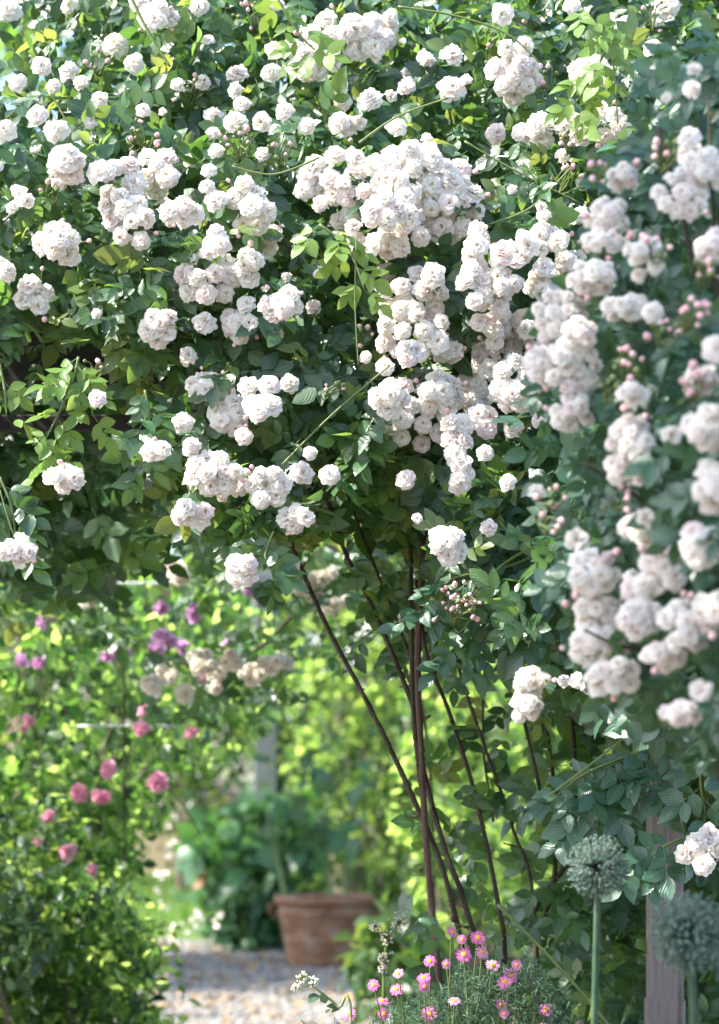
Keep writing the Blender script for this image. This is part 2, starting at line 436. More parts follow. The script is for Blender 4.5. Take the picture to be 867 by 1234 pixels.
# ------------------------------------------------------------------ rose blooms
def bloom_mesh(name, rings, mats, seed, stamens=0, flat=1.0, ruffle=.06, squash=1.0):
    """rosette of many petals: rings = (petals, tip radius, tip height, width, outward curl)"""
    rs = np.random.default_rng(seed)
    Vs, Fs, pc, rn, b, fm = [], [], [], [], 0, []
    nu, nv = 5, 5
    for k, (cnt, tr, th, wd, curl) in enumerate(rings):
        off = rs.uniform(0, 6.28)
        for i in range(cnt):
            a = off + 2 * math.pi * i / cnt + rs.normal(0, .16)
            r = tr * rs.uniform(.86, 1.12); h = th * flat + rs.normal(0, .045); w = wd * rs.uniform(.85, 1.2)
            cu = curl + rs.normal(0, .1); ph = rs.uniform(0, 6.28); rr = rs.random()
            roll = rs.normal(0, .25)
            dr = np.array([math.cos(a), math.sin(a), 0]); ds = np.array([-math.sin(a), math.cos(a), 0])
            ds = ds * math.cos(roll) + np.array([0, 0, 1]) * math.sin(roll)
            P0 = np.array([0, 0, -.12]); P1 = dr * r * .55 + np.array([0, 0, h + .1 - .3 * max(0, tr - .6)]); P2 = dr * r + np.array([0, 0, h - cu])
            for v in range(nv):
                t = v / (nv - 1)
                c = (1 - t) ** 2 * P0 + 2 * t * (1 - t) * P1 + t * t * P2
                prof = [.1, .4, .78, 1.0, .8][v]
                for u in range(nu):
                    s = (u / (nu - 1)) * 2 - 1
                    tipback = (s * s) * (.2 if v == nv - 1 else .03) * r - (.035 * r if (v == nv - 1 and u == 2) else 0)
                    z = ruffle * math.sin(s * 4.2 + ph) * t * t + .14 * w * s * s * (1 - t * .6)
                    p = c + ds * s * w * prof * .5 - dr * tipback + np.array([0, 0, z])
                    Vs.append(p * np.array([1, 1, squash])); pc.append(t * .8 + .2 * (tr > .5)); rn.append(rr)
            for v in range(nv - 1):
                for u in range(nu - 1):
                    q = b + v * nu + u
                    Fs.append((q, q + 1, q + nu + 1, q + nu)); fm.append(0)
            b += nu * nv
    for i in range(stamens):
        a = rs.uniform(0, 6.28); r = rs.uniform(.03, .2); hh = rs.uniform(.16, .34)
        c = np.array([math.cos(a) * r, math.sin(a) * r, hh]); s = .03
        base = np.array([math.cos(a) * r * .3, math.sin(a) * r * .3, -.05])
        q = [(s, 0, 0), (-s * .5, s * .87, 0), (-s * .5, -s * .87, 0)]
        for o in q: Vs.append(base + np.array(o) * .3); pc.append(.2); rn.append(.5)
        for o in q: Vs.append(c + np.array(o)); pc.append(.2); rn.append(.5)
        Vs.append(c + np.array([0, 0, .05])); pc.append(.2); rn.append(.5)
        for j in range(3):
            k2 = (j + 1) % 3
            Fs.append((b + j, b + k2, b + 3 + k2, b + 3 + j)); Fs.append((b + 3 + j, b + 3 + k2, b + 6)); fm += [1, 1]
        b += 7
    return np_mesh(name, np.array(Vs), Fs, mats, fm, {'pc': pc, 'rnd': rn})

POM = [(9, 1.0, -.16, .92, .14), (10, .97, .02, .84, .12), (10, .86, .18, .72, .1), (9, .71, .29, .6, .06), (9, .56, .37, .5, .03), (8, .4, .42, .4, .0), (6, .26, .43, .32, -.02), (4, .12, .4, .24, -.02)]
OPEN = [(8, 1.02, -.1, .98, .16), (9, .94, .04, .84, .12), (8, .76, .16, .68, .06), (7, .54, .24, .5, .0), (5, .34, .28, .36, -.04)]
LOOSE = [(7, 1.1, -.2, .96, .26), (8, .98, -.02, .8, .16), (8, .76, .14, .62, .04), (6, .5, .26, .46, -.03), (4, .28, .3, .3, -.03)]
CUP = [(7, .86, .16, .86, .02), (8, .78, .36, .72, -.08), (7, .62, .46, .6, -.1), (6, .44, .5, .46, -.1), (5, .26, .5, .34, -.06)]

def bloom_set(prefix, pm):
    mats = [pm, M['stamen']]
    s = {'pom': [bloom_mesh(prefix, POM, mats, 100 + i, 0, rng.uniform(.85, 1.15)) for i in range(6)],
         'open': [bloom_mesh(prefix, OPEN, mats, 200 + i, 5, rng.uniform(.8, 1.1), .08) for i in range(4)],
         'loose': [bloom_mesh(prefix, LOOSE, mats, 300 + i, 6, 1, .1) for i in range(3)],
         'cup': [bloom_mesh(prefix, CUP, mats, 400 + i, 0, 1, .05) for i in range(3)]}
    return s
WHITE = bloom_set('rose_bloom', M['white_petal'])
CREAM = bloom_set('rose_bloom', M['cream_petal'])
PINK = bloom_set('rose_bloom', M['pink_petal'])
LILAC = bloom_set('rose_bloom', M['lilac_petal'])

def pick_bloom(S, form=None):
    if form is None:
        x = random.random()
        form = 'pom' if x < .7 else 'open' if x < .86 else 'loose' if x < .94 else 'cup'
    return random.choice(S[form])

def place_bloom(S, pos, nrm, r, parent, form=None, name='rose_bloom'):
    o = link(name, pick_bloom(S, form), parent, pos)
    q = Vector((0, 0, 1)).rotation_difference(Vector(nrm).normalized())
    o.rotation_mode = 'QUATERNION'
    from mathutils import Quaternion
    o.rotation_quaternion = q @ Quaternion((0, 0, 1), random.uniform(0, 6.28))
    k = random.uniform(.8, 1.1)
    o.scale = (r * k, r * k * random.uniform(.93, 1.05), r * random.uniform(.9, 1.2))
    return o

def buds_into(mb, c, back, n, spread, r=.0035):
    """pedicels with small buds fanning from one stalk"""
    c = Vector(c); root = Vector(back)
    for i in range(n):
        d = Vector((random.gauss(0, 1), random.gauss(-.5, .6), random.gauss(.35, .8))).normalized()
        e = c + d * spread * random.uniform(.5, 1.0)
        mid = (root + e) * .5 + Vector((random.gauss(0, .006), random.gauss(0, .006), random.gauss(.004, .006)))
        mb.tube([root, mid, e], [.0011, .0009, .0009], 4, 0, 3)
        rr = r * random.uniform(.7, 1.35)
        ax = (e - mid).normalized()
        mb.ball(e + ax * rr * .8, rr, 1 if random.random() < .55 else 0, 6, 5, 1.25, ax)

def cluster(S, rose, px, py, rx, ry, D, r_px=13.0, n=None, dens=1.25, out=(0, -1, .25), buds=2, form=None, bulge=None, name='flower_cluster'):
    """one truss: pedicels and buds as its own mesh, every bloom a child"""
    c = W(px, py, D); s = D / FPX
    r = r_px * s
    back = c + Vector((0, .05 + rx * s * .3, -ry * s * .15))
    if n is None: n = max(2, int(round(dens * rx * ry / (r_px * r_px))))
    pts = []
    tries = 0; mind = 1.75
    while len(pts) < n and tries < 4000:
        tries += 1
        if tries % 250 == 0: mind *= .93
        a = random.uniform(0, 6.2832); q = math.sqrt(random.random()) 
        x, y = math.cos(a) * q * max(rx - r_px * .55, 2), math.sin(a) * q * max(ry - r_px * .55, 2)
        if all((x - u) ** 2 + (y - v) ** 2 > (mind * r_px) ** 2 for u, v, *_ in pts): pts.append((x, y, q))
    bl = bulge if bulge is not None else min(rx, ry) * s * .55
    mb = MB(); tr = []
    for x, y, q in pts:
        dep = -bl * math.sqrt(max(0, 1 - q * q)) + random.gauss(0, r * .45)
        p = c + Vector((x * s, dep, -y * s))
        nr = Vector((out[0] + .75 * x / max(rx, 1), out[1], out[2] - .65 * y / max(ry, 1))) + Vector((random.gauss(0, .22), random.gauss(0, .1), random.gauss(0, .22)))
        nr.normalize()
        tr.append((p, nr))
        mid = (back + p) * .5 + Vector((0, .01, random.gauss(0, .006)))
        mb.tube([back, mid, p - nr * r * .3], [.0014, .0012, .001], 4, 0, 3)
        mb.ball(p - nr * r * .32, r * .2, 0, 5, 4)
    for i in range(buds):
        a = random.uniform(0, 6.28)
        e = c + Vector((math.cos(a) * rx * s * 1.12, -bl * .2 + random.gauss(0, .01), math.sin(a) * ry * s * 1.12))
        mb.tube([back, (back + e) * .5 + Vector((0, -.004, .004)), e], [.0014, .001, .001], 4, 0, 3)
        rr = .0044 * random.uniform(.7, 1.2)
        mb.ball(e, rr, 1, 6, 5, 1.2, (e - back).normalized())
    fc = mb.build(name, [M['green_stem'], M['bud']], rose, c)
    for p, nr in tr: place_bloom(S, p, nr, r, fc, form)
    return fc

def bud_spray(rose, px, py, w, D, n):
    mb = MB(); c = W(px, py, D)
    buds_into(mb, c, c + Vector((random.gauss(0, .01), .03, -w / FPX * D * .6)), n, w / FPX * D)
    return mb.build('bud_spray', [M['green_stem'], M['bud']], rose, c)

# ================================================================== MAIN WHITE RAMBLER
rose = empty('rambling_rose', W(552, 1235, 4.25).xy.to_3d())
tag(rose, 'white rambling rose smothering the pergola, its bare brown canes rising behind the pink daisies', 'climbing rose')

YL_X = [-260, 0, 50, 105, 150, 175, 200, 240, 290, 345, 390, 440, 500, 540, 580, 640, 700, 900, 1050]
YL_Y = [440, 440, 425, 418, 422, 485, 600, 650, 690, 690, 645, 625, 625, 660, 720, 800, 850, 930, 930]
def ylow(px): return np.interp(px, YL_X, YL_Y)
def front(px, py):
    top = np.clip((260 - py) / 260, 0, 2.2)
    return 3.82 + .13 * sines(px, py, 62.) + .07 * sines(px, py, 23., 2.) + .42 * top ** 1.3 + .12 * np.clip((px - 650) / 250, 0, 2) - .1 * np.clip((py - 420) / 250, 0, 1)

def sample(n, poly, thin=None):
    xs, ys = [p[0] for p in poly], [p[1] for p in poly]
    px = rng.uniform(min(xs), max(xs), n); py = rng.uniform(min(ys), max(ys), n)
    k = inpoly(px, py, poly)
    if thin is not None: k &= rng.random(n) < thin(px, py)
    return px[k], py[k]

def canopy_thin(px, py):
    edge = np.clip((ylow(px) + 26 * sines(px, py, 19., 1.) - py) / 30, 0, 1)
    hole = 1 - .93 * np.clip(1.25 - np.hypot((px - 0) / 95, (py - 40) / 130), 0, 1)
    gaps = np.clip(.85 + .9 * sines(px, py, 38., 4.), .3, 1)
    return edge * hole * gaps

BIG = [(-260, -330), (1050, -330), (1050, 930), (-260, 930)]
px, py = sample(16500, BIG, canopy_thin)
D = front(px, py) + .02 + rng.random(len(px)) ** 1.6 * .5
arr = rose_leaf_field(px, py, D)
# deeper, denser inner growth that closes the canopy
px, py = sample(5200, BIG, lambda x, y: np.clip((ylow(x) - 20 - y) / 60, 0, 1) * (1 - np.clip(1.5 - np.hypot(x / 110, (y - 40) / 150), 0, 1)))
D = front(px, py) + .45 + rng.random(len(px)) * .55
arr += rose_leaf_field(px, py, D, size=.045, tpl=COARSE, rndc=.3)
leaves_obj('foliage', arr, [M['rose_leaf']], rose, rose.location)
print('canopy leaves', sum(len(a[1][1]) for a in arr))

# shaded growth under the arch (left) and among the canes (middle, right)
arr = []
P1 = [(-260, 430), (215, 430), (215, 560), (200, 640), (150, 730), (95, 735), (40, 700), (-60, 690), (-260, 690)]
px, py = sample(2300, P1, lambda x, y: np.clip((735 + 40 * sines(x, y, 24.) - y) / 190, .05, 1))
arr += rose_leaf_field(px, py, rng.uniform(4.7, 5.8, len(px)), size=.047, tpl=COARSE, rndc=.25)
P2 = [(395, 590), (660, 590), (720, 900), (600, 930), (520, 800), (440, 700)]
px, py = sample(560, P2, lambda x, y: np.clip((800 - y) / 200, .05, 1))
arr += rose_leaf_field(px, py, rng.uniform(4.15, 4.9, len(px)), size=.043, tpl=FINE, rndc=.3)
P3 = [(600, 690), (940, 690), (940, 1300), (660, 1300), (665, 1080), (665, 900)]
px, py = sample(2000, P3, lambda x, y: np.clip((x - 615) / 170, .05, 1))
arr += rose_leaf_field(px, py, rng.uniform(4.35, 5.3, len(px)), size=.043, tpl=COARSE, rndc=.3)
px, py = sample(130, [(420, 680), (650, 680), (720, 1130), (520, 1130)])
arr += rose_leaf_field(px, py, rng.uniform(4.1, 4.7, len(px)), size=.036, tpl=FINE, rndc=.35)
P4 = [(500, 1040), (800, 1040), (800, 1300), (430, 1300)]
px, py = sample(190, P4, lambda x, y: np.clip((y - 1020) / 200, .1, .8))
arr += rose_leaf_field(px, py, rng.uniform(4.4, 5.0, len(px)), size=.04, tpl=COARSE, rndc=.4)
leaves_obj('shaded_foliage', arr, [M['rose_leaf']], rose, rose.location)

# leafy sprays that hang in front
def spray(plant, pts, D, n, size=.038, mats=('rose_leaf',), width=16, name='leafy_spray', rndc=.55, rad=.0022):
    P = [W(x, y, D + dd) for (x, y, *r) in pts for dd in [r[0] if r else 0]]
    mb = MB(); mb.tube(P, [rad] * (len(P) - 1) + [rad * .5], 5, 0, 6)
    st = mb.build(name, [M['green_stem']], plant, P[0])
    # leaves along it, alternate
    seg = np.linspace(0, len(P) - 1.001, n); O, A = [], []
    for i, t in enumerate(seg):
        k = int(t); p = P[k].lerp(P[k + 1], t - k); d = (P[k + 1] - P[k]).normalized()
        s = 1 if i % 2 else -1
        O.append(p); A.append(Vector((s * .9, -.3, -.1)) * 1.0 + d * .7 + Vector((random.gauss(0, .3), random.gauss(0, .25), random.gauss(0, .3))))
    O, A = np.array(O), np.array(A)
    Nn = np.array([0, -.9, .65])[None] + rng.normal(size=(n, 3)) * .35
    a = [(0, x) for x in compound(O, A, Nn, size * rng.uniform(.75, 1.15, n), np.clip(rng.normal(rndc, .2, n), 0, 1))]
    leaves_obj('leaves', a, [M[mats[0]]], st, P[0])
    return st

for pts, D, n, mt in [
    ([(95, 430), (84, 470), (55, 530)], 3.68, 10, 'young_leaf'), ([(92, 440), (106, 462), (112, 500)], 3.68, 6, 'young_leaf'),
    ([(72, 520), (64, 545), (62, 570)], 3.7, 4, 'young_leaf'),
    ([(0, 440), (6, 470), (8, 500)], 3.7, 4, 'young_leaf'), ([(0, 575), (14, 610), (20, 655)], 3.66, 8, 'rose_leaf'),
    ([(175, 470), (180, 510), (170, 560)], 3.7, 7, 'rose_leaf'), ([(330, 640), (320, 670), (330, 690)], 3.66, 5, 'rose_leaf'),
    ([(690, 645), (620, 680), (540, 700), (510, 740)], 3.75, 13, 'cool_leaf'), ([(660, 620), (640, 660), (650, 720)], 3.78, 9, 'cool_leaf'),
    ([(600, 730), (570, 760), (545, 790)], 3.78, 7, 'cool_leaf'), ([(690, 660), (665, 700), (660, 780)], 3.75, 8, 'cool_leaf'),
    ([(790, 900), (745, 915), (700, 935), (670, 960)], 3.85, 9, 'cool_leaf'), ([(800, 880), (780, 930), (790, 960)], 3.85, 6, 'cool_leaf'),
    ([(760, 930), (730, 960), (705, 1000)], 3.85, 7, 'cool_leaf'), ([(850, 1000), (800, 1020), (775, 1045)], 3.8, 7, 'cool_leaf'),
    ([(870, 900), (845, 930), (850, 980)], 3.8, 7, 'cool_leaf'), ([(740, 40), (715, 90), (690, 130)], 3.8, 8, 'young_leaf'),
    ([(700, 10), (735, 55), (745, 150)], 3.75, 8, 'young_leaf'), ([(330, -10), (360, 40), (380, 60)], 3.85, 7, 'young_leaf'),
    ([(385, 270), (420, 300), (440, 350)], 3.66, 8, 'young_leaf'), ([(560, 690), (590, 640), (650, 610)], 3.8, 9, 'cool_leaf'),
]:
    spray(rose, pts, D, n, mats=(mt,), rndc=.5, size={'young_leaf': .029, 'rose_leaf': .033}.get(mt, .038))

# canes
def cane(pts, r0, r1, D=4.2, mat='cane', plant=None, name='cane'):
    P = [W(x, y, D + (q[0] if q else 0)) for (x, y, *q) in pts]
    if mat in ('cane', 'red_cane'):
        P = [P[0]] + [p + Vector((random.gauss(0, .006), random.gauss(0, .02), 0)) for p in P[1:]]
        r0, r1 = r0 * .68, r1 * .68
    n = len(P)
    mb = MB(); mb.tube(P, [r0 + (r1 - r0) * i / (n - 1) for i in range(n)], 8, 0, 7, knob=.09)
    if mat in ('cane', 'red_cane') and r0 > .003:
        for i in range(n - 1):
            seg = P[i + 1] - P[i]
            for k in range(int(seg.length / .035)):
                p = P[i].lerp(P[i + 1], random.random()); d = Vector((random.gauss(0, 1), random.gauss(0, 1), -.2)); d = (d - seg * (d.dot(seg) / max(seg.length_squared, 1e-9))).normalized()
                r = r0 + (r1 - r0) * i / (n - 1)
                if random.random() < .55:      # thorn
                    mb.tube([p + d * r * .7, p + d * (r + .004) + Vector((0, 0, -.0012))], [.0022, .0003], 5, 0, 1)
                elif random.random() < .5:     # knobbly node or cut stub
                    mb.ball(p + d * r * .45, r * random.uniform(.75, 1.0), 0, 6, 5, 1.2)
                elif random.random() < .35:
                    mb.tube([p, p + d * random.uniform(.012, .03) + Vector((0, 0, .01))], [r * .5, r * .4], 5, 0, 1)
    return mb.build(name, [M[mat]], plant or rose, P[0])
def groundy(x, D): return (x, YH + H / D * FPX)      # where a cane leaves the soil
cane([groundy(556, 4.25), (560, 1235), (540, 1075), (497, 960), (440, 850), (392, 745), (345, 630), (300, 480, -.1)], .0085, .0055, 4.25)
cane([groundy(560, 4.22), (585, 1235), (560, 1090), (541, 1030), (514, 930), (500, 860), (455, 740), (405, 630), (360, 450, -.1)], .009, .0055, 4.22)
cane([groundy(545, 4.18), (540, 1240), (528, 1170), (514, 1040), (508, 920), (505, 800), (507, 660), (512, 520), (520, 380)], .0095, .0075, 4.18, 'red_cane')
cane([(514, 1000), (503, 870), (494, 760), (489, 660), (480, 540)], .007, .006, 4.2)
cane([(497, 800), (480, 745), (445, 665), (420, 590)], .005, .004, 4.24)
cane([groundy(610, 4.3), (610, 1190), (600, 1090), (572, 960), (545, 860), (515, 790), (500, 700)], .0075, .005, 4.3)
cane([groundy(640, 4.4), (640, 1130), (622, 1000), (590, 905), (560, 800), (540, 690)], .006, .004, 4.4)
cane([(595, 990), (592, 900), (580, 800)], .004, .003, 4.4)
cane([groundy(655, 4.5), (640, 1170), (655, 1100), (690, 1030), (700, 930), (690, 800)], .01, .006, 4.5)
cane([(648, 1130), (668, 1060), (670, 960), (655, 850)], .008, .005, 4.5)
cane([(600, 1090), (650, 1140), (700, 1195), (745, 1250)], .0032, .0028, 4.1, 'green_stem')
cane([(560, 700), (540, 660), (470, 590)], .005, .004, 4.2)
cane([(660, 1000), (640, 900), (600, 760), (560, 650)], .0055, .004, 4.35)
# long arching shoots over the flowers
for pts, D, r in [([(690, 642), (625, 668), (585, 700), (560, 735)], 3.72, .0024), ([(340, 560), (400, 500), (470, 440)], 3.68, .0016),
                  ([(433, 172), (480, 140), (540, 118)], 3.75, .002), ([(480, 8), (545, 18), (610, 40), (650, 75)], 3.9, .002), ([(150, -20), (180, 40), (205, 80)], 3.95, .003),
                  ([(560, 170), (620, 205), (700, 245)], 3.85, .0018), ([(430, 280), (428, 360), (432, 440)], 3.64, .0012), ([(385, 190), (330, 210), (280, 200)], 3.75, .0018),
                  ([(760, 60), (800, 90), (870, 120)], 3.8, .0025), ([(70, 190), (85, 160), (60, 110)], 3.9, .0022), ([(0, 590), (15, 640), (25, 655)], 3.65, .0013),
                  ([(590, 270), (640, 250), (690, 200)], 3.8, .0018), ([(660, 960), (720, 915), (800, 850)], 3.8, .0022)]:
    cane(pts, r, r * .7, D, 'green_stem', rose, 'shoot')

# blooms: (px, py, r) singles and (px, py, rx, ry[, n]) trusses
def fd(x, y): return float(front(np.array([x]), np.array([y]))[0])
singles = [(10, 12, 15), (138, 52, 15, 'loose'), (50, 79, 11), (83, 84, 13), (65, 103, 11), (97, 98, 9), (162, 75, 11, 'loose'), (20, 97, 12, 'loose'), (121, 120, 12, 'loose'),
           (67, 155, 15, 'loose'), (45, 138, 11), (5, 155, 14, 'loose'), (214, 101, 8), (173, 132, 8), (197, 135, 7, 'cup'), (260, 240, 14), (252, 205, 11), (250, 224, 10), (257, 140, 13),
           (287, 88, 14), (326, 88, 13), (284, 108, 11), (291, 125, 11), (284, 147, 14), (315, 147, 14, 'open'), (343, 133, 13, 'open'), (257, 160, 9), (261, 181, 9), (297, 365, 11),
           (246, 388, 15), (227, 428, 12), (118, 480, 12), (408, 105, 13), (413, 123, 12), (446, 119, 16), (478, 152, 14, 'open'), (545, 65, 14), (605, 17, 12), (562, 98, 8, 'cup'), (515, 168, 8, 'cup'), (599, 160, 14),
           (757, 32, 16), (788, 57, 13), (803, 5, 13), (722, 100, 12), (522, 330, 13), (468, 326, 12), (578, 388, 10), (605, 308, 20, 'cup'), (655, 262, 10, 'cup'), (653, 277, 11), (672, 290, 13),
           (598, 477, 12), (617, 476, 12), (619, 514, 12), (650, 505, 11), (585, 546, 12), (612, 580, 11), (489, 577, 11), (503, 625, 8, 'cup'), (590, 635, 11), (571, 450, 12), (546, 428, 10),
           (464, 441, 11), (440, 430, 9), (460, 345, 9), (300, 465, 11), (324, 463, 14), (350, 461, 11), (220, 508, 13), (230, 537, 12), (290, 585, 14),
           (268, 600, 7, 'cup'), (365, 570, 15), (374, 545, 9), (398, 572, 13), (352, 678, 12), (294, 525, 12, 'open'), (545, 105, 15), (680, 820, 9), (203, 268, 6, 'cup'), (430, 190, 12), (652, 250, 8, 'cup'),
           (170, 3, 12), (207, 20, 11), (240, 8, 11), (335, 4, 9), (655, 320, 12), (630, 285, 9, 'cup'), (700, 260, 12), (470, 20, 10), (690, 5, 10)]
for x, y, r, *f in singles:
    D = fd(x, y) - .08
    if x < 210 and y > 400: D = 3.6
    nr = Vector((random.gauss(0, .25), -1, random.gauss(.3, .25)))
    place_bloom(WHITE, W(x, y, D), nr, r * 1.1 * D / FPX, rose, f[0] if f else ('pom' if random.random() < .85 else 'open'))
trusses = [(188, 22, 20, 20, 3), (82, 193, 22, 24, 6), (80, 212, 18, 12, 3), (147, 232, 30, 48), (160, 268, 28, 36), (190, 208, 26, 32, 6), (72, 291, 32, 23, 7), (42, 356, 22, 30, 4), (4, 328, 16, 20, 3), (220, 254, 24, 18, 4),
           (303, 248, 32, 36), (315, 285, 24, 22), (248, 335, 39, 42), (262, 292, 16, 18, 3), (302, 320, 15, 24, 4), (338, 365, 26, 20, 6), (193, 393, 22, 24, 6), (285, 393, 25, 21, 6),
           (420, 45, 56, 36), (378, 75, 34, 22, 7), (450, 40, 34, 28, 8), (420, 150, 20, 14, 3), (405, 225, 50, 50), (620, 85, 33, 36, 11), (655, 155, 32, 22, 6), (710, 85, 24, 24, 6), (720, 148, 44, 26),
           (490, 222, 62, 48), (465, 278, 56, 32), (545, 250, 40, 40), (575, 296, 16, 34, 5), (497, 360, 44, 40), (500, 400, 48, 36), (495, 425, 18, 16, 3), (572, 348, 20, 32, 5), (600, 395, 20, 25, 5), (632, 300, 26, 16, 4),
           (597, 350, 26, 30, 8), (600, 430, 30, 30, 8), (632, 462, 40, 38, 12), (500, 500, 52, 44), (530, 475, 30, 28, 7), (550, 530, 20, 36, 7), (556, 570, 12, 22, 3), (540, 658, 28, 22, 6),
           (250, 467, 27, 20, 6), (275, 502, 22, 28, 7), (315, 492, 22, 16, 4), (192, 542, 20, 12, 2), (258, 570, 34, 25, 9), (322, 587, 28, 24, 7), (232, 620, 24, 16, 5), (355, 625, 20, 16, 4), (292, 685, 18, 17, 4),
           (80, 574, 24, 16, 4), (22, 664, 24, 17, 5), (740, 850, 22, 20, 4), (700, 820, 12, 10, 2), (845, 1022, 28, 28, 6), (735, 830, 30, 20, 4),
           (525, 262, 36, 34), (610, 330, 22, 26, 5), (645, 395, 26, 26, 6), (570, 470, 20, 26, 5), (582, 505, 16, 20, 3), (655, 345, 24, 20, 5), (470, 250, 34, 30), (545, 215, 26, 26, 6), (345, 62, 22, 18, 4), (470, 480, 24, 22, 5),
           (660, 285, 18, 14, 3), (540, 420, 18, 14, 2), (660, 480, 22, 26, 5), (120, 205, 16, 14, 3), (500, 195, 30, 24, 6), (690, 320, 22, 18, 4), (615, 405, 22, 26, 5)]
for _ in range(115):
    x, y = random.uniform(-10, 720), random.uniform(-5, 420)
    if canopy_thin(np.array([x]), np.array([y]))[0] > .5 and all((x - t[0]) ** 2 / (t[2] + 12) ** 2 + (y - t[1]) ** 2 / (t[3] + 12) ** 2 > 1 for t in trusses) and all((x - t[0]) ** 2 + (y - t[1]) ** 2 > 24 ** 2 for t in singles):
        r = random.uniform(7, 12); D = fd(x, y) - random.uniform(0, .06)
        place_bloom(WHITE, W(x, y, D), Vector((random.gauss(0, .5), -1, random.gauss(.2, .4))), r * D / FPX, rose)
for x, y, rx, ry, *n in trusses:
    D = fd(x, y) - (.07 if y < 800 else .1)
    if x < 210 and y > 430: D = 3.58
    cluster(WHITE, rose, x, y, rx, ry, D, n=n[0] if n else None, r_px=14.2, buds=random.randint(0, 3))
for x, y, w, n in [(232, 115, 26, 16), (175, 165, 26, 14), (285, 175, 26, 16), (120, 75, 18, 8), (660, 95, 22, 9), (590, 65, 20, 8), (760, 205, 30, 16), (690, 215, 24, 10), (550, 735, 30, 26), (520, 345, 14, 5),
                   (690, 170, 18, 8), (400, 470, 16, 6), (115, 445, 16, 6), (300, 20, 18, 8), (560, 720, 22, 14), (690, 300, 18, 8), (440, 405, 14, 6), (640, 15, 24, 10), (790, 20, 20, 8), (340, 185, 18, 8), (60, 235, 14, 6)]:
    bud_spray(rose, x, y, w, fd(x, min(y, 700)) - .06, n)

# ================================================================== ROSE NEAR THE VIEWER, RIGHT
near = empty('climbing_rose', (0.6, 2.6, 0))
tag(near, 'soft pinkish white rose bush overhanging the mauve post, closest to the viewer', 'climbing rose')
NP = [(800, 60), (900, 40), (1060, 40), (1060, 900), (880, 880), (830, 860), (740, 840), (690, 770), (665, 640), (650, 520), (640, 400), (680, 330), (740, 240)]
def nd(x, y): return 2.85 - .45 * np.clip((x - 640) / 230, 0, 1.3) * np.clip((y - 60) / 420, .35, 1) + .06 * sines(x, y, 40.)
px, py = sample(2400, NP, lambda x, y: np.clip(.35 + (x - 640) / 200 + .5 * sines(x, y, 36., 3.), .06, 1))
arr = rose_leaf_field(px, py, nd(px, py) + .04 + rng.random(len(px)) * .5, size=.026, up=.7)
px, py = sample(500, [(720, 480), (1060, 300), (1060, 900), (860, 880), (760, 840), (720, 700)])
arr += rose_leaf_field(px, py, nd(px, py) + .5 + rng.random(len(px)) * .3, size=.04, tpl=COARSE, rndc=.25)
leaves_obj('foliage', arr, [M['cool_leaf']], near, near.location)
for pts, D, r in [([groundy(900, 2.9), (905, 1100), (900, 900), (880, 600), (840, 350), (800, 150)], 2.75, .007), ([groundy(915, 2.9), (920, 1000), (860, 760), (780, 620), (700, 560)], 2.7, .005),
                  ([(905, 950), (870, 500), (850, 280), (860, 120)], 2.7, .005), ([(900, 900), (840, 790), (760, 780), (700, 760)], 2.65, .004)]:
    cane(pts, r, r * .55, D, 'cane', near)
for x, y, rx, ry, n, r in [(735, 262, 26, 26, 6, 13), (728, 292, 26, 18, 4, 12), (775, 310, 28, 26, 6, 13), (715, 335, 32, 22, 7, 13), (675, 378, 34, 32, 9, 13.5), (755, 370, 30, 18, 5, 13), (820, 235, 34, 34, 8, 14), (850, 205, 34, 28, 7, 14), (835, 190, 20, 14, 3, 13),
                        (690, 440, 34, 36, 9, 13.5), (690, 495, 28, 24, 5, 13), (655, 440, 24, 24, 5, 13), (760, 530, 28, 30, 6, 15), (748, 565, 20, 18, 3, 14), (850, 515, 28, 28, 5, 20), (862, 585, 28, 30, 4, 20), (800, 680, 28, 34, 5, 19), (775, 705, 24, 20, 3, 16), (715, 690, 34, 30, 7, 15),
                        (720, 735, 36, 24, 6, 15), (722, 775, 40, 28, 8, 15.5), (770, 745, 26, 26, 4, 17), (825, 755, 32, 34, 5, 18), (738, 815, 34, 24, 6, 15), (862, 735, 28, 30, 4, 18), (800, 790, 26, 18, 3, 16), (822, 860, 28, 16, 4, 13.5), (640, 822, 24, 18, 4, 13.5), (632, 850, 22, 20, 4, 13),
                        (845, 655, 24, 26, 4, 17), (770, 640, 26, 22, 3, 15), (700, 400, 22, 18, 3, 13), (760, 475, 20, 16, 2, 13), (940, 420, 60, 70, 9, 20), (950, 680, 60, 90, 12, 20), (752, 212, 20, 16, 3, 12), (860, 300, 20, 22, 3, 14), (845, 460, 20, 18, 2, 15)]:
    D = float(nd(np.array([x * 1.]), np.array([y * 1.]))[0]) - .02
    if y in (822, 850) and x < 660: D = 3.1
    cluster(WHITE, near, x, y, rx, ry, D, r_px=r * .86, n=n + 3, buds=random.randint(0, 2), form=random.choice(('open', 'open', 'loose', 'loose', None)), bulge=.02)
for x, y, r, f in [(836, 86, 13, 'cup'), (835, 107, 13, 'pom'), (803, 118, 9, 'cup'), (787, 376, 14, 'pom'), (808, 525, 19, 'cup'), (770, 580, 11, 'cup'), (648, 595, 13, 'cup'), (776, 626, 17, 'cup'), (695, 652, 18, 'cup'),
                   (845, 832, 15, 'cup'), (660, 405, 14, 'pom'), (800, 240, 12, 'pom'), (831, 165, 13, 'pom'), (710, 300, 12, 'cup'), (865, 420, 18, 'pom')]:
    D = float(nd(np.array([x * 1.]), np.array([y * 1.]))[0]) - .05
    place_bloom(WHITE, W(x, y, D), Vector((random.gauss(-.1, .3), -1, random.gauss(.2, .3))), r * D / FPX, near, f)
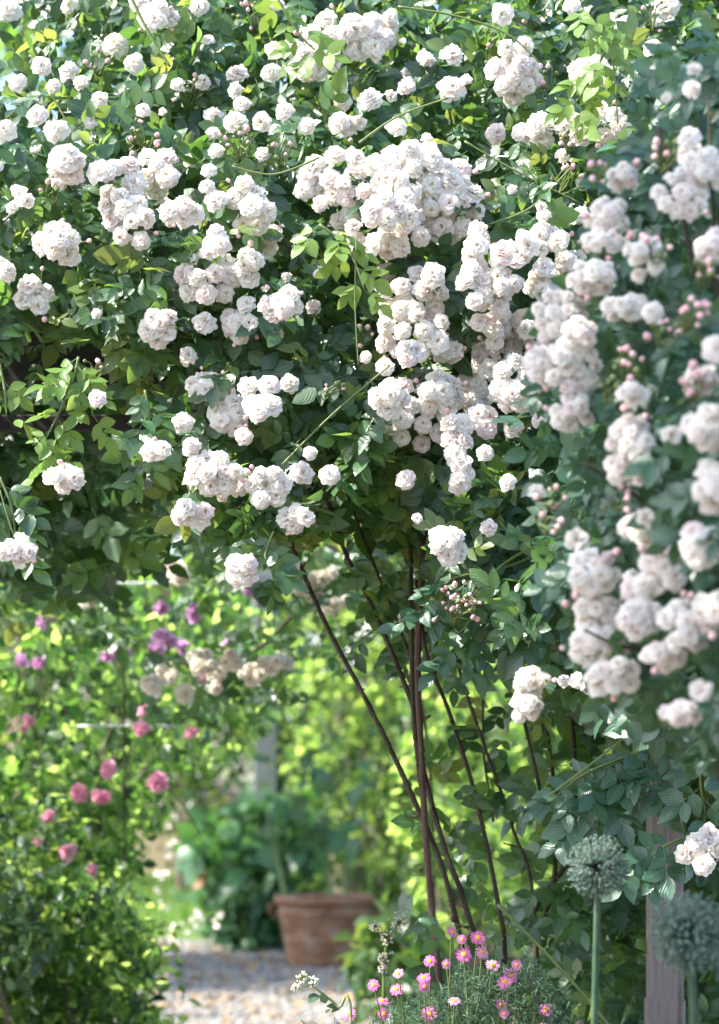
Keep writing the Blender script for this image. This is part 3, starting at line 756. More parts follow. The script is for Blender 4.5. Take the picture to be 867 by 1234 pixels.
for x, y, w, n in [(800, 185, 24, 10), (760, 440, 26, 12), (800, 400, 22, 9), (830, 380, 24, 10), (735, 470, 20, 8), (670, 600, 22, 9), (660, 630, 18, 6), (790, 300, 18, 7), (745, 600, 20, 6), (840, 465, 22, 9), (720, 205, 18, 8), (850, 330, 20, 8)]:
    mb = MB(); D = float(nd(np.array([x * 1.]), np.array([y * 1.]))[0]) - .06; c = W(x, y, D)
    buds_into(mb, c, c + Vector((0, .03, -w / FPX * D * .6)), n, w / FPX * D, .0034)
    mb.build('bud_spray', [M['green_stem'], M['bud']], near, c)

# ================================================================== PERGOLA
perg = empty('pergola', (W(804, 900, 4.25).x, 4.25, 0))
tag(perg, 'pergola with slim mauve grey post and dark overhead rails, buried under the white rose', 'pergola')
def post(xc, yc, w, z1, mat='post_paint'):
    mb = MB(); mb.box((xc - w / 2, yc, 0), (xc + w / 2, yc + w, z1), 0, .004)
    p = mb.build('post', [M[mat]], perg, (xc, yc, 0), smooth=False)
    mb = MB(); zc = H + (YH - 1205) / FPX * yc
    mb.box((xc - w / 2 - .003, yc - .003, zc - .22), (xc + w / 2 + .003, yc + w + .003, zc), 0, .003)
    mb.build('plinth', [M[mat]], p, (xc, yc, 0), smooth=False)
xr = W(804, 900, 4.25).x
post(xr, 4.25, .06, 2.05)
post(-1.75, 4.25, .06, 2.05)
post(xr, 5.6, .06, 2.05); post(-1.75, 5.6, .06, 2.05)
for y in (4.24, 5.6):
    mb = MB(); mb.box((-1.9, y - .02, 1.765 if y < 5 else 1.95), (xr + .12, y + .03, 1.86 if y < 5 else 2.04), 0, .004)
    mb.build('beam', [M['dark_timber']], perg, (-1.9, y, 1.84), smooth=False)
mb = MB(); mb.box((-1.9, 4.45, 1.72), (-.3, 4.48, 1.75), 0, .003); mb.build('rail', [M['dark_timber']], perg, (-1.9, 4.45, 1.765), smooth=False)
for x in (-1.5, -.9, -.3, .3):
    mb = MB(); mb.box((x, 4.1, 1.863), (x + .035, 5.56, 1.913), 0, .004); mb.build('rafter', [M['dark_timber']], perg, (x, 4.1, 1.935), smooth=False)

# ================================================================== ALLIUMS
def allium(px, py, rp, D, lean, label):
    c = W(px, py, D); r = rp / FPX * D * .97
    foot = Vector((c.x + lean, D + .05, 0))
    root = empty('allium_flower', foot)
    tag(root, label, 'flower', 'round green allium heads')
    mb = MB()
    n = 640
    for i in range(n):
        z = 1 - 2 * (i + .5) / n; a = i * 2.39996
        d = Vector((math.sqrt(1 - z * z) * math.cos(a), math.sqrt(1 - z * z) * math.sin(a), z))
        d = (d + Vector((random.gauss(0, .16), random.gauss(0, .16), random.gauss(0, .16)))).normalized()
        e = c + d * r * random.choice((random.uniform(.72, .95), random.uniform(.9, 1.06)))
        mb.tube([c + d * r * .08, e], [r * .012, r * .01], 3, 0, 1)
        s = r * random.uniform(.028, .05)
        mb.ball(e, s, 0, 5, 4, .9)
        u = d.orthogonal().normalized()
        q = Matrix.Rotation(random.uniform(0, 6.28), 3, d)
        for k in range(5):
            w = (Matrix.Rotation(k * 1.2566, 3, d) @ (q @ u))
            v = d.cross(w)
            tip = e + w * s * 1.9 - d * s * .5
            mb.add([e - d * s * .3 + v * s * .4, e - d * s * .3 - v * s * .4, tip], [(0, 1, 2)], 0)
    mb.build('flower_head', [M['allium']], root, c)
    mb = MB(); mb.tube([foot, foot.lerp(c, .5) + Vector((lean * .2, 0, 0)), c], [.006, .005, .0042], 8, 0, 8)
    mb.build('stem', [M['dark_stem']], root, foot)
allium(721, 1045, 39, 3.05, -.012, 'smaller, upright round green allium head with a dark foliage backdrop')
allium(832, 1125, 51, 2.65, .03, 'larger, lower round grey green allium head partly hiding the mauve post')

# ================================================================== DAISIES
bush = empty('daisy_bush', (W(560, 1200, 4.0).x, 4.05, 0))
tag(bush, 'pink daisy bush with feathery grey green leaves at the foot of the brown rose canes', 'daisies')
def daisy_mesh(seed, cup=0.0):
    rs = np.random.default_rng(seed); V, Fs, pc, rn = [], [], [], []
    n = 17
    for layer in (0, 1):
        for i in range(n if layer == 0 else 9):
            a = 2 * math.pi * i / (n if layer == 0 else 9) + rs.normal(0, .07); L = rs.uniform(.85, 1.08) * (1 if layer == 0 else .9); w = rs.uniform(.085, .12); z0 = .03 * layer + .01
            dr, ds = np.array([math.cos(a), math.sin(a), 0]), np.array([-math.sin(a), math.cos(a), 0])
            lift = cup + rs.normal(0, .09); rr = rs.random(); b = len(V)
            for t, k in ((.2, .5), (.5, .95), (.82, 1.0), (1.0, .45)):
                for s in (-1, 0, 1):
                    V.append(dr * L * t + ds * s * w * k + np.array([0, 0, z0 + lift * t - .12 * t * t - .03 * s * s])); pc.append(t); rn.append(rr)
            for v in range(3):
                for u in range(2):
                    q = b + v * 3 + u; Fs.append((q, q + 1, q + 4, q + 3))
    return np_mesh('daisy_flower', np.array(V), Fs, [M['daisy_petal']], None, {'pc': pc, 'rnd': rn})
DM = [daisy_mesh(i, c) for i, c in enumerate((0, .05, .2, -.1))]
mb = MB(); mb.ball((0, 0, .03), .34, 0, 12, 8, .5)
for i in range(60):
    a = i * 2.4; r = .32 * math.sqrt(i / 60)
    mb.ball((math.cos(a) * r, math.sin(a) * r, .19 - .6 * r * r), .03, 0, 4, 3)
DISC = mb.mesh('disc', [M['yellow_disc']])
from mathutils import Quaternion
for x, y, r, tilt in [(545, 1123, 9, (.7, -.8, .5)), (557, 1132, 7, (0, -1, .3)), (576, 1130, 11, (0, -1, .4)), (559, 1150, 11, (-.1, -1, .5)), (582, 1147, 10, (.5, -1, .5)), (518, 1158, 9, (-.3, -1, .3)),
                      (538, 1162, 7, (.1, -1, .1)), (594, 1163, 10, (.1, -.9, .7)), (623, 1163, 8, (.2, -1, .2)), (480, 1173, 8, (-.4, -.8, .5)), (511, 1178, 10, (-.3, -.7, .8)), (512, 1189, 8, (.3, -1, .1)),
                      (450, 1187, 9, (-.4, -.9, .3)), (478, 1192, 10, (-.3, -.8, .7)), (461, 1206, 10, (0, -.5, 1)), (421, 1222, 10, (-.2, -.9, .5)), (463, 1222, 9, (.3, -1, .2)), (518, 1222, 12, (0, -1, .5)),
                      (548, 1206, 9, (0, -.7, .9)), (609, 1183, 12, (-.3, -.8, .7)), (616, 1175, 11, (.3, -1, .4)), (604, 1211, 8, (.1, -1, .3)), (608, 1222, 7, (.2, -1, 0)), (658, 1217, 10, (.3, -.8, .6)),
                      (655, 1240, 9, (0, -1, .5)), (490, 1245, 10, (0, -1, .6)), (570, 1250, 10, (0, -1, .6))]:
    D = 3.86 + random.uniform(-.06, .06)
    p = W(x, y, D); n = Vector(tilt).normalized(); rr = r * .9 * D / FPX
    o = link('daisy_flower', random.choice(DM), bush, p)
    o.rotation_mode = 'QUATERNION'; o.rotation_quaternion = Vector((0, 0, 1)).rotation_difference(n) @ Quaternion((0, 0, 1), random.uniform(0, 6))
    o.scale = (rr, rr, rr)
    d = bpy.data.objects.new('disc', DISC); COL.objects.link(d); d.parent = o
    mb = MB(); f = Vector(bush.location); e = Vector((p.x * .75 + f.x * .25 + random.gauss(0, .02), f.y + random.gauss(0, .04), .42))
    mb.tube([e, p.lerp(e, .4) + Vector((0, .01, .02)), p - n * .002], [.0016, .0013, .0011], 4, 0, 5)
    s = link('stem', mb.mesh('stem', [M['green_stem']], p), bush, p)
# feathery foliage and woody stems
n = 15000
u = rng.normal(size=(n, 3)); cpx = 572 + u[:, 0] * 62; cz = u[:, 2]
topy = np.interp(cpx, [430, 480, 530, 560, 600, 640, 680, 720], [1225, 1205, 1185, 1160, 1160, 1150, 1190, 1230])
cpy = topy + 16 * sines(cpx, cz * 12, 7.) + np.abs(cz) * 70 + rng.random(n) * 14
Pd = 4.02 + .09 * u[:, 1]
O = WN(cpx, cpy, Pd)
twig = unit(np.array([0, -.1, .45])[None] + rng.normal(size=(n, 3)) * .8)
arrs = [(0, leaf_arrays(O, twig, rand_unit(n), rng.uniform(.006, .016, n), FERN, rng.random(n)))]
leaves_obj('foliage', arrs, [M['grey_leaf']], bush, bush.location)
mb = MB()
for i in range(26):
    a = W(random.uniform(500, 650), random.uniform(1200, 1240), 4.02 + random.gauss(0, .06)); f = Vector(bush.location) + Vector((random.gauss(0, .03), random.gauss(0, .03), 0))
    mb.tube([f, f.lerp(a, .5) + Vector((random.gauss(0, .02), random.gauss(0, .02), .05)), a], [.004, .003, .0015], 5, 0, 5)
mb.build('woody_stem', [M['green_stem']], bush, bush.location)

# small cream spray and white umbel beside the daisies
def small_flower(name, label, cat, foot, pts, D, heads, mat, r, leaves=6):
    P = [W(x, y, D) for x, y in pts]
    root = empty(name, Vector((P[0].x, D, 0))); tag(root, label, cat)
    mb = MB(); mb.tube([Vector((P[0].x, D, 0))] + P, [.003] + [.002] * (len(P) - 1) + [.001], 5, 0, 5); mb.build('stem', [M['green_stem']], root, root.location)
    for (hx, hy, hr) in heads:
        mb = MB(); c = W(hx, hy, D)
        base = P[-1].lerp(c, .2)
        mb.tube([P[-1], c], [.001, .0008], 4, 1, 2)
        for i in range(46):
            d = Vector((random.gauss(0, 1), random.gauss(0, 1), random.gauss(.1, 1))).normalized()
            e = c + d * hr / FPX * D * random.uniform(.5, 1)
            mb.tube([c, e], [.0005, .0004], 3, 1, 1); mb.ball(e, r * random.uniform(.7, 1.2), 0, 5, 4)
        mb.build('flower_head', [M[mat], M['green_stem']], root, c)
    n = leaves
    O = np.array([P[-1].lerp(P[0], random.uniform(.05, .5)) for _ in range(n)]); A = rng.normal(size=(n, 3)) + np.array([0, -.2, .1])
    leaves_obj('leaves', [(0, leaf_arrays(O, A, rand_unit(n), rng.uniform(.012, .024, n), COARSE, rng.random(n)))], [M['grey_leaf']], root, root.location)
small_flower('scabious', 'small cream flower spray leaning over the gravel path in front of the pot', 'flower', None, [(425, 1250), (408, 1215), (392, 1200), (376, 1188)], 3.7, [(365, 1178, 9), (378, 1183, 7), (357, 1190, 6)], 'cream_flower', .0016)
small_flower('cow_parsley', 'pale white umbel flower standing up behind the daisies near the pot', 'flower', None, [(462, 1270), (462, 1200), (464, 1150), (468, 1130)], 4.4, [(482, 1112, 14), (466, 1130, 10), (453, 1117, 8), (463, 1155, 8), (462, 1168, 6)], 'wand_petal', .0018)

# ================================================================== GARDEN BEHIND
def cloud_leaves(c, rad, n, size, mat, nclump=40, spread=.22, up=.6, shell=.55, tpl=COARSE, flat_bottom=None, rndc=.5):
    """leaf-sized faces gathered in clumps through the volume of an uneven crown"""
    c = np.array(c); rad = np.array(rad)
    d = rand_unit(nclump); q = shell + (1 - shell) * rng.random(nclump) ** .6
    q *= 1 + rng.normal(size=nclump) * .12
    cc = d * q[:, None]
    k = rng.integers(0, nclump, n)
    amp = rng.uniform(.6, 1.3, nclump)
    p = cc[k] + rng.normal(size=(n, 3)) * spread * amp[k][:, None] * np.array([1, 1, .7])
    P = c + p * rad
    if flat_bottom is not None: P = P[P[:, 2] > flat_bottom]
    P = P[P[:, 2] > .02]
    n = len(P)
    Nn = unit(P - c) * .5 + np.array([0, 0, up])[None] + rng.normal(size=(n, 3)) * .75
    A = unit(P - c) * .6 + np.array([0, 0, -.35])[None] + rng.normal(size=(n, 3)) * .7
    return leaf_arrays(P, A, Nn, size * rng.uniform(.6, 1.25, n), tpl, np.clip(rng.normal(rndc, .28, n), 0, 1))

def tree(name, label, x, y, trunk_h, crown_c, rad, n, size, mat, group=None, nclump=55, lean=0, tr=.12):
    root = empty(name, (x, y, 0)); tag(root, label, 'tree', group)
    mb = MB(); mb.tube([(x, y, -.05), (x + lean * .4, y, trunk_h * .5), (x + lean, y, trunk_h), (crown_c[0], crown_c[1], crown_c[2] + rad[2] * .4)], [tr * 1.25, tr, tr * .8, tr * .2], 9, 0, 6, knob=.05)
    t = mb.build('trunk', [M['bark']], root, root.location)
    for i in range(6):
        a = i * 1.05 + random.random(); s = Vector((x + lean * .8, y, trunk_h * random.uniform(.75, 1.1)))
        e = Vector(crown_c) + Vector((math.cos(a) * rad[0] * .7, math.sin(a) * rad[1] * .7, random.uniform(-.3, .5) * rad[2]))
        mb = MB(); mb.tube([s, s.lerp(e, .5) + Vector((0, 0, .2)), e], [tr * .5, tr * .3, tr * .1], 6, 0, 5, knob=.05); mb.build('limb', [M['bark']], root, s)
    leaves_obj('crown', [(0, cloud_leaves(crown_c, rad, n, size, mat, nclump))], [M[mat]], root, root.location)

def shrub(name, label, cat, px, py, D, wpx, hpx, n, size, mat, depth=.7, nclump=30, group=None, spread=.24, tpl=COARSE, shell=.45, up=.6, stems=7, rndc=.5, dk=None):
    """shrub whose middle shows at px, py; its stems run to the soil"""
    c = W(px, py, D); s = D / FPX
    root = empty(name, (c.x, D, 0)); tag(root, label, cat, group)
    leaves_obj('foliage', [(0, cloud_leaves(c, (wpx * s, depth, hpx * s), n, size, mat, nclump, spread, up, shell, tpl, rndc=rndc))], [M[mat]], root, root.location)
    for i in range(stems):
        e = c + Vector((random.gauss(0, .5) * wpx * s, random.gauss(0, .4) * depth, random.uniform(-.2, .7) * hpx * s))
        f = Vector((c.x + random.gauss(0, .08), D + random.gauss(0, .08), 0))
        mb = MB(); mb.tube([f, f.lerp(e, .55) + Vector((random.gauss(0, .05), random.gauss(0, .05), .05)), e], [.009, .007, .003], 6, 0, 5, knob=.08)
        mb.build('branch', [M['bark']], root, f)
    return root

# pink rose on a wire support, left
def thicket(plant, poly, n, D0, D1, size, mat, gap=30., lo=.1, rndc=.5, name='foliage', up=.6, tpl=COARSE):
    px, py = sample(n, poly, lambda x, y: np.clip(.5 + 1.4 * sines(x, y, gap, D0), lo, 1))
    D = D0 + (D1 - D0) * rng.random(len(px)); k = len(px)
    Nn = np.array([-.2, .55, up])[None] + rng.normal(size=(k, 3)) * .75
    A = rng.normal(size=(k, 3)) + np.array([0, -.2, -.4])
    leaves_obj(name, [(0, leaf_arrays(WN(px, py, D), A, Nn, size * rng.uniform(.45, 1.5, k), tpl, np.clip(rng.normal(rndc, .4, k), 0, 1)))], [M[mat]], plant, plant.location)
def stems(plant, D, lst, r=.0045, mat='bark'):
    for pts in lst:
        cane(pts, r, r * .4, D, mat, plant, 'branch')
pinkr = empty('pink_rose', (W(140, 900, 7.1).x, 7.1, 0)); tag(pinkr, 'pink and lilac flowered rose trained on a thin wire support beyond the arch', 'rose bush')
thicket(pinkr, [(-170, 930), (60, 930), (170, 960), (160, 1090), (-170, 1090)], 4200, 6.8, 7.6, .042, 'garden_leaf', 20., .15, .5)
thicket(pinkr, [(-170, 690), (60, 660), (200, 690), (330, 740), (345, 830), (300, 900), (225, 935), (185, 1000), (160, 1080), (-170, 1080)], 17000, 6.7, 8.5, .042, 'garden_leaf', 22., .02, .46)
stems(pinkr, 7.1, [[groundy(60, 7.1), (60, 1040), (20, 900), (-10, 780)], [groundy(80, 7.1), (85, 1040), (115, 930), (170, 780), (190, 700)], [groundy(70, 7.1), (60, 1000), (45, 880), (50, 760)],
                   [groundy(100, 7.1), (110, 1060), (180, 920), (260, 800), (320, 740)], [(110, 960), (150, 900), (230, 870)], [(20, 900), (60, 840), (110, 800)], [(115, 930), (60, 830), (-40, 790)]])
for S, lst in ((PINK, [(175, 856, 10), (170, 880, 11), (129, 925, 12), (190, 943, 13), (95, 955, 13), (122, 963, 11), (45, 1010, 9), (80, 1025, 11), (110, 1048, 9), (36, 868, 7), (28, 878, 6), (272, 664, 11), (230, 882, 9), (60, 985, 8), (248, 815, 11)]),
               (LILAC, [(166, 652, 13), (52, 748, 12), (62, 742, 8), (140, 787, 13), (150, 790, 12), (130, 790, 10), (236, 738, 11), (195, 733, 10), (192, 765, 12), (205, 770, 9), (218, 780, 12), (185, 800, 9), (190, 782, 9), (275, 780, 12), (47, 800, 10), (25, 798, 9), (300, 710, 9), (313, 722, 9), (262, 660, 8), (204, 680, 9)])):
    for x, y, r in lst:
        D = 6.5 + random.uniform(-.1, .15)
        p_ = W(x, y, D); n_ = Vector((random.gauss(0, .6), -1, random.gauss(.1, .6)))
        o_ = place_bloom(S, p_, n_, r * 1.1 * D / FPX, pinkr, random.choice(('open', 'loose', 'loose', 'cup')))
        o_.scale.x *= random.uniform(.7, 1.1)
        q_ = p_ + Vector((random.gauss(0, .04), .22, -random.uniform(.08, .2)))
        mb = MB(); mb.tube([q_, (p_ + q_) * .5 + Vector((0, .02, .02)), p_ - n_.normalized() * .004], [.003, .0025, .002], 5, 0, 4); mb.build('flower_stalk', [M['green_stem']], pinkr, q_)
sup = empty('rose_support', (W(150, 900, 6.9).x, 6.9, 0)); tag(sup, 'thin grey wire rose support with level rungs threaded through the pink rose', 'plant support')
for x in (150,):
    mb = MB(); a = W(x, 700, 6.87); mb.tube([(a.x, 6.87, 0), (a.x, 6.87, a.z * .5), (a.x, 6.87, a.z)], .004, 7, 0, 2); mb.build('upright', [M['cane']], sup, (a.x, 6.87, 0))
for y, D in ((703, 6.86), (875, 6.86)):
    a, b = W(92, y, D), W(212, y, D)
    mb = MB(); mb.tube([a, (a + b) * .5, b], .004, 7, 0, 2); mb.build('rung', [M['wire']], sup, a)

# cream rambler further back
creamr = empty('cream_rose', (W(400, 700, 6.2).x, 6.3, 0)); tag(creamr, 'cream flowered rambling rose hanging in shade beneath the far side of the arch', 'climbing rose')
for x, y, rx, ry, n in [(184, 826, 16, 14, 3), (202, 812, 14, 12, 3), (244, 798, 18, 16, 4), (268, 812, 18, 12, 3), (280, 794, 14, 12, 3), (306, 812, 20, 14, 4), (332, 798, 20, 14, 4), (108, 718, 12, 16, 3), (44, 676, 20, 14, 4), (76, 690, 20, 14, 4),
                        (376, 708, 20, 18, 4), (402, 722, 22, 18, 4), (392, 694, 14, 10, 2), (458, 728, 18, 16, 3), (478, 744, 18, 16, 3), (214, 690, 14, 12, 2), (140, 660, 16, 14, 3), (225, 836, 10, 8, 1), (258, 828, 10, 8, 1)]:
    cluster(CREAM, creamr, x, y, rx, ry, 5.95 + random.uniform(-.15, .15), r_px=random.uniform(9.5, 12), n=n, buds=1, form=random.choice(('open', 'loose', 'pom')), bulge=.05)
arr = []
for poly, n in (([(190, 560), (520, 580), (500, 720), (330, 700), (250, 720), (180, 660)], 330), ([(330, 690), (520, 690), (500, 800), (380, 790)], 40), ([(160, 780), (360, 770), (360, 850), (170, 850)], 60), ([(-200, 600), (120, 600), (150, 760), (-200, 760)], 260)):
    px, py = sample(n, poly)
    arr += rose_leaf_field(px, py, rng.uniform(5.9, 6.6, len(px)), size=.042, tpl=COARSE, rndc=.4, face=.6)
leaves_obj('foliage', arr, [M['rose_leaf']], creamr, creamr.location)
for pts in ([groundy(520, 6.4), (520, 1000), (505, 800), (450, 690), (330, 640), (200, 640)], [(505, 800), (470, 735), (390, 715), (300, 790), (190, 800)], [(300, 650), (150, 650), (0, 680), (-120, 700)]):
    cane(pts, .009, .005, 6.4, 'cane', creamr)

# ground-level planting on the left of the path
lsh = empty('leafy_shrub', (W(70, 1234, 6.6).x, 6.6, 0)); tag(lsh, 'low sunlit yellow green shrub spilling onto the near end of the gravel path', 'shrub')
LS = [(-80, 1050), (10, 1030), (60, 1065), (95, 1045), (140, 1075), (165, 1110), (190, 1150), (180, 1190), (195, 1300), (-80, 1300)]
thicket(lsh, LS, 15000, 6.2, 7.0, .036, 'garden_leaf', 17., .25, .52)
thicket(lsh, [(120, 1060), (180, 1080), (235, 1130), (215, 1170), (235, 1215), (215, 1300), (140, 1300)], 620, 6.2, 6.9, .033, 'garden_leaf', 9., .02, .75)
stems(lsh, 6.6, [[groundy(60 + 10 * k, 6.6), (60 + 25 * k, 1180), (60 + 45 * k, 1070 + 14 * abs(k))] for k in (-2, -1, 0, 1, 2, 3)], .004)
shrub('leafy_shrub', 'dark low shrub filling the corner beneath the pink rose', 'shrub', -30, 1110, 6.2, 90, 100, 3000, .036, 'far_leaf', .5, 30)
def wand(label, D, pts, n):
    P = [W(x, y, D) for x, y in pts]; root = empty('white_gaura', (P[0].x, D, 0)); tag(root, label, 'flower', None)
    mb = MB(); mb.tube([Vector((P[0].x, D, 0))] + P, [.004] + [.003] * (len(P) - 1) + [.0015], 5, 0, 5); mb.build('stem', [M['green_stem']], root, root.location)
    V = np.array([(-.35, 0, 0), (.35, 0, 0), (.5, .8, .15), (0, 1.1, .1), (-.5, .8, .15)])
    for i in range(n):
        t = (i + random.random()) / n * (len(P) - 1.01); k = int(t); p = P[k].lerp(P[k + 1], t - k) + Vector((random.gauss(0, .022), random.gauss(0, .02), random.gauss(0, .02)))
        b = MB(); s = random.uniform(.008, .015)
        n0 = Vector((random.gauss(0, .5), -1, random.gauss(.2, .5))).normalized(); u = n0.orthogonal().normalized(); v = n0.cross(u)
        for j in range(4):
            a = j * 1.57 + random.gauss(0, .15); e = u * math.cos(a) + v * math.sin(a); f = n0.cross(e)
            b.add([p + e * s * q[1] + f * s * q[0] * .8 + n0 * s * q[2] for q in V], [(0, 1, 2, 3, 4)], 0)
        b.build('flower', [M['wand_petal']], root, p)
wand('upright wand of tiny white flowers beside the lawn, left of the pot', 9.5, [(196, 1100), (200, 1040), (207, 1000), (200, 975)], 26)
wand('arching wand of tiny white flowers bending over the gravel path', 9.3, [(190, 1140), (215, 1122), (240, 1110), (265, 1095)], 24)

# pot
PD = 13.4
pc0 = W(391, 1165, PD); S = PD / FPX
pot = empty('terracotta_pot', (pc0.x, PD, 0)); tag(pot, 'large weathered terracotta pot with rolled rim and small loop handles, on the gravel', 'plant pot')
rr, rb, hh = 59 * S, 43 * S, 86 * S
prof = [(0.0, .001), (rb * .97, .001), (rb, .012), (rb + (rr - rb) * .3, hh * .3), (rb + (rr - rb) * .34, hh * .34), (rb + (rr - rb) * .38 + .004, hh * .36), (rb + (rr - rb) * .4, hh * .38), (rb + (rr - rb) * .72, hh * .7),
        (rb + (rr - rb) * .76 + .007, hh * .735), (rb + (rr - rb) * .78 + .007, hh * .755), (rb + (rr - rb) * .78, hh * .775), (rr * .94, hh * .86)]
mb = MB(); mb.lathe(prof + [(rr * .9, hh * .87), (rr * .85, hh * .75)], pot.location, 48); body = mb.build('body', [M['terracotta']], pot, pot.location)
mb = MB(); mb.lathe([(rr * .94, hh * .862), (rr * 1.0, hh * .875), (rr * 1.03, hh * .91), (rr * 1.035, hh * .96), (rr * 1.01, hh * .995), (rr * .97, hh), (rr * .92, hh * .985), (rr * .9, hh * .94), (rr * .9, hh * .87)], pot.location, 48); mb.build('rim', [M['terracotta']], pot, pot.location)
mb = MB(); mb.lathe([(.001, hh * .885), (rr * .5, hh * .89), (rr * .895, hh * .875)], pot.location, 32); mb.build('soil', [M['soil']], pot, pot.location)
for s in (-1, 1):
    L = Vector(pot.location); a = rr * .9
    mb = MB(); mb.tube([L + Vector((s * a, 0, hh * .84)), L + Vector((s * (a + .05), -.01, hh * .86)), L + Vector((s * (a + .055), -.01, hh * .74)), L + Vector((s * (a - .012), 0, hh * .66))], .011, 8, 0, 6)
    mb.build('handle', [M['terracotta']], pot, L)
pp = empty('potted_plant', W(391, 1085, PD)); tag(pp, 'young plant with thick pale green stems growing out of the terracotta pot', 'plant')
for pts in ([(344, 1084), (338, 1050), (330, 1010), (322, 985)], [(398, 1086), (397, 1050), (394, 1010), (398, 970)], [(418, 1086), (416, 1055), (422, 1020)]):
    P = [W(x, y, PD + random.uniform(-.05, .05)) for x, y in pts]
    mb = MB(); mb.tube(P, [.016, .014, .012, .008][:len(P)], 7, 0, 5); mb.build('stem', [M['green_stem']], pp, P[0])
px = rng.uniform(315, 440, 46); py = rng.uniform(900, 1040, 46)
leaves_obj('leaves', [(0, leaf_arrays(WN(px, py, rng.uniform(PD - .2, PD + .2, 46)), rng.normal(size=(46, 3)) + np.array([0, -.3, -.2]), np.array([0, -.5, .8]) + rng.normal(size=(46, 3)) * .4, rng.uniform(.1, .16, 46), BROAD, rng.random(46)))], [M['broad_leaf']], pp, pp.location)
# broad-leaved bush behind the pot and low planting at its foot
shrub('broad_leaf_bush', 'dark blue green bush with big leaves crowding behind the terracotta pot', 'shrub', 322, 1048, 14.9, 66, 66, 760, .14, 'broad_leaf', .5, 30, tpl=BROAD, spread=.25, stems=5)
shrub('low_bush', 'compact small leaved dark bush at the path edge against the pot', 'shrub', 300, 1112, 14.6, 38, 32, 1300, .07, 'broad_leaf', .35, 20, stems=3)
shrub('leafy_shrub', 'loose bright shrub with drooping leaves on the pot\'s cane side', 'shrub', 482, 1150, 9.4, 44, 66, 420, .085, 'far_leaf', .35, 20, tpl=BROAD, stems=4)
# backlit shrubs seen through the canes
for px_, py_, D_, w_, h_, n_, lab in [(440, 880, 15.2, 100, 200, 4200, 'tall backlit shrub rising above the terracotta pot'), (555, 940, 9.6, 85, 230, 2500, 'glowing yellow green shrub seen through the brown rose canes'),
                                      (665, 960, 9.0, 80, 230, 2000, 'shaded tall shrub between the brown canes and the mauve post'), (850, 950, 8.0, 110, 230, 2000, 'dense dark shrub hidden behind the mauve post')]:
    r_ = empty('tall_shrub', (W(px_, 925, D_).x, D_, 0)); tag(r_, lab, 'shrub', 'tall shrubs beyond the rose canes')
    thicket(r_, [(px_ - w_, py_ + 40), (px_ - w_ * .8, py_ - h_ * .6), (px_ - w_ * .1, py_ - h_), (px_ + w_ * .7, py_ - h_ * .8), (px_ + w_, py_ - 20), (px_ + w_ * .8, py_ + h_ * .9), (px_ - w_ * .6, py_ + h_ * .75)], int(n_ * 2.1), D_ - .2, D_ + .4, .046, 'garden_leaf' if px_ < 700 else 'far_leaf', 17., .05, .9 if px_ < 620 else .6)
    stems(r_, D_, [[groundy(px_ + k * 8, D_), (px_ + k * 14, py_ + h_ * .5), (px_ + k * 26, py_ - h_ * .2), (px_ + k * 34, py_ - h_ * .8)] for k in (-2, -1, 0, 1, 2)], .009)
# background structures
x = W(320, 900, 16).x
gp = MB(); gp.box((x - .08, 16.0, 0), (x + .08, 16.16, 2.4), 0, .01)
tag(gp.build('garden_post', [M['blue_post']], None, (x, 16, 0), smooth=False), 'pale blue grey wooden post behind the broad leaved bush', 'post')
wl = W(222, 985, 24)
gw = empty('garden_wall', (wl.x, 24, 0)); tag(gw, 'short ochre rendered garden wall glimpsed past the white flower wand', 'wall')
mb = MB(); mb.box((wl.x - .6, 24, 0), (wl.x + .16, 24.3, wl.z + .25), 0, .01); mb.build('masonry', [M['render_wall']], gw, (wl.x, 24, 0), smooth=False)
mb = MB(); mb.box((wl.x - .64, 23.96, wl.z + .253), (wl.x + .2, 24.34, wl.z + .31), 0, .01); mb.build('coping', [M['brick']], gw, (wl.x, 24, 0), smooth=False)
fl = W(20, 1025, 10.5)
fn = empty('wooden_fence', (fl.x, 10.5, 0)); tag(fn, 'low grey weathered board fence behind the pink rose', 'fence')
for i in range(9):
    x0 = fl.x - .55 + i * .1; b = MB(); b.box((x0, 10.5, 0), (x0 + .085, 10.52, .92 + random.uniform(-.012, .012)), 0, .003); b.build('board', [M['grey_wood']], fn, (x0, 10.5, 0), smooth=False)
for z in (.25, .72):
    b = MB(); b.box((fl.x - .57, 10.523, z), (fl.x + .37, 10.56, z + .06), 0, .003); b.build('rail', [M['grey_wood']], fn, (fl.x - .57, 10.523, z), smooth=False)
# small pot on the lawn edge
sp = W(252, 1055, 19); sm = empty('terracotta_pot', (sp.x, 19, 0)); tag(sm, 'small orange terracotta pot standing at the far edge of the lawn', 'plant pot')
mb = MB(); mb.lathe([(.001, .001), (.1, .001), (.105, .01), (.14, .27), (.13, .27), (.12, .2)], sm.location, 28); mb.build('body', [M['terracotta']], sm, sm.location)
mb = MB(); mb.lathe([(.142, .245), (.155, .25), (.158, .3), (.15, .306), (.138, .3), (.131, .245)], sm.location, 28); mb.build('rim', [M['terracotta']], sm, sm.location)
mb = MB(); mb.lathe([(.001, .26), (.136, .258)], sm.location, 24); mb.build('soil', [M['soil']], sm, sm.location)

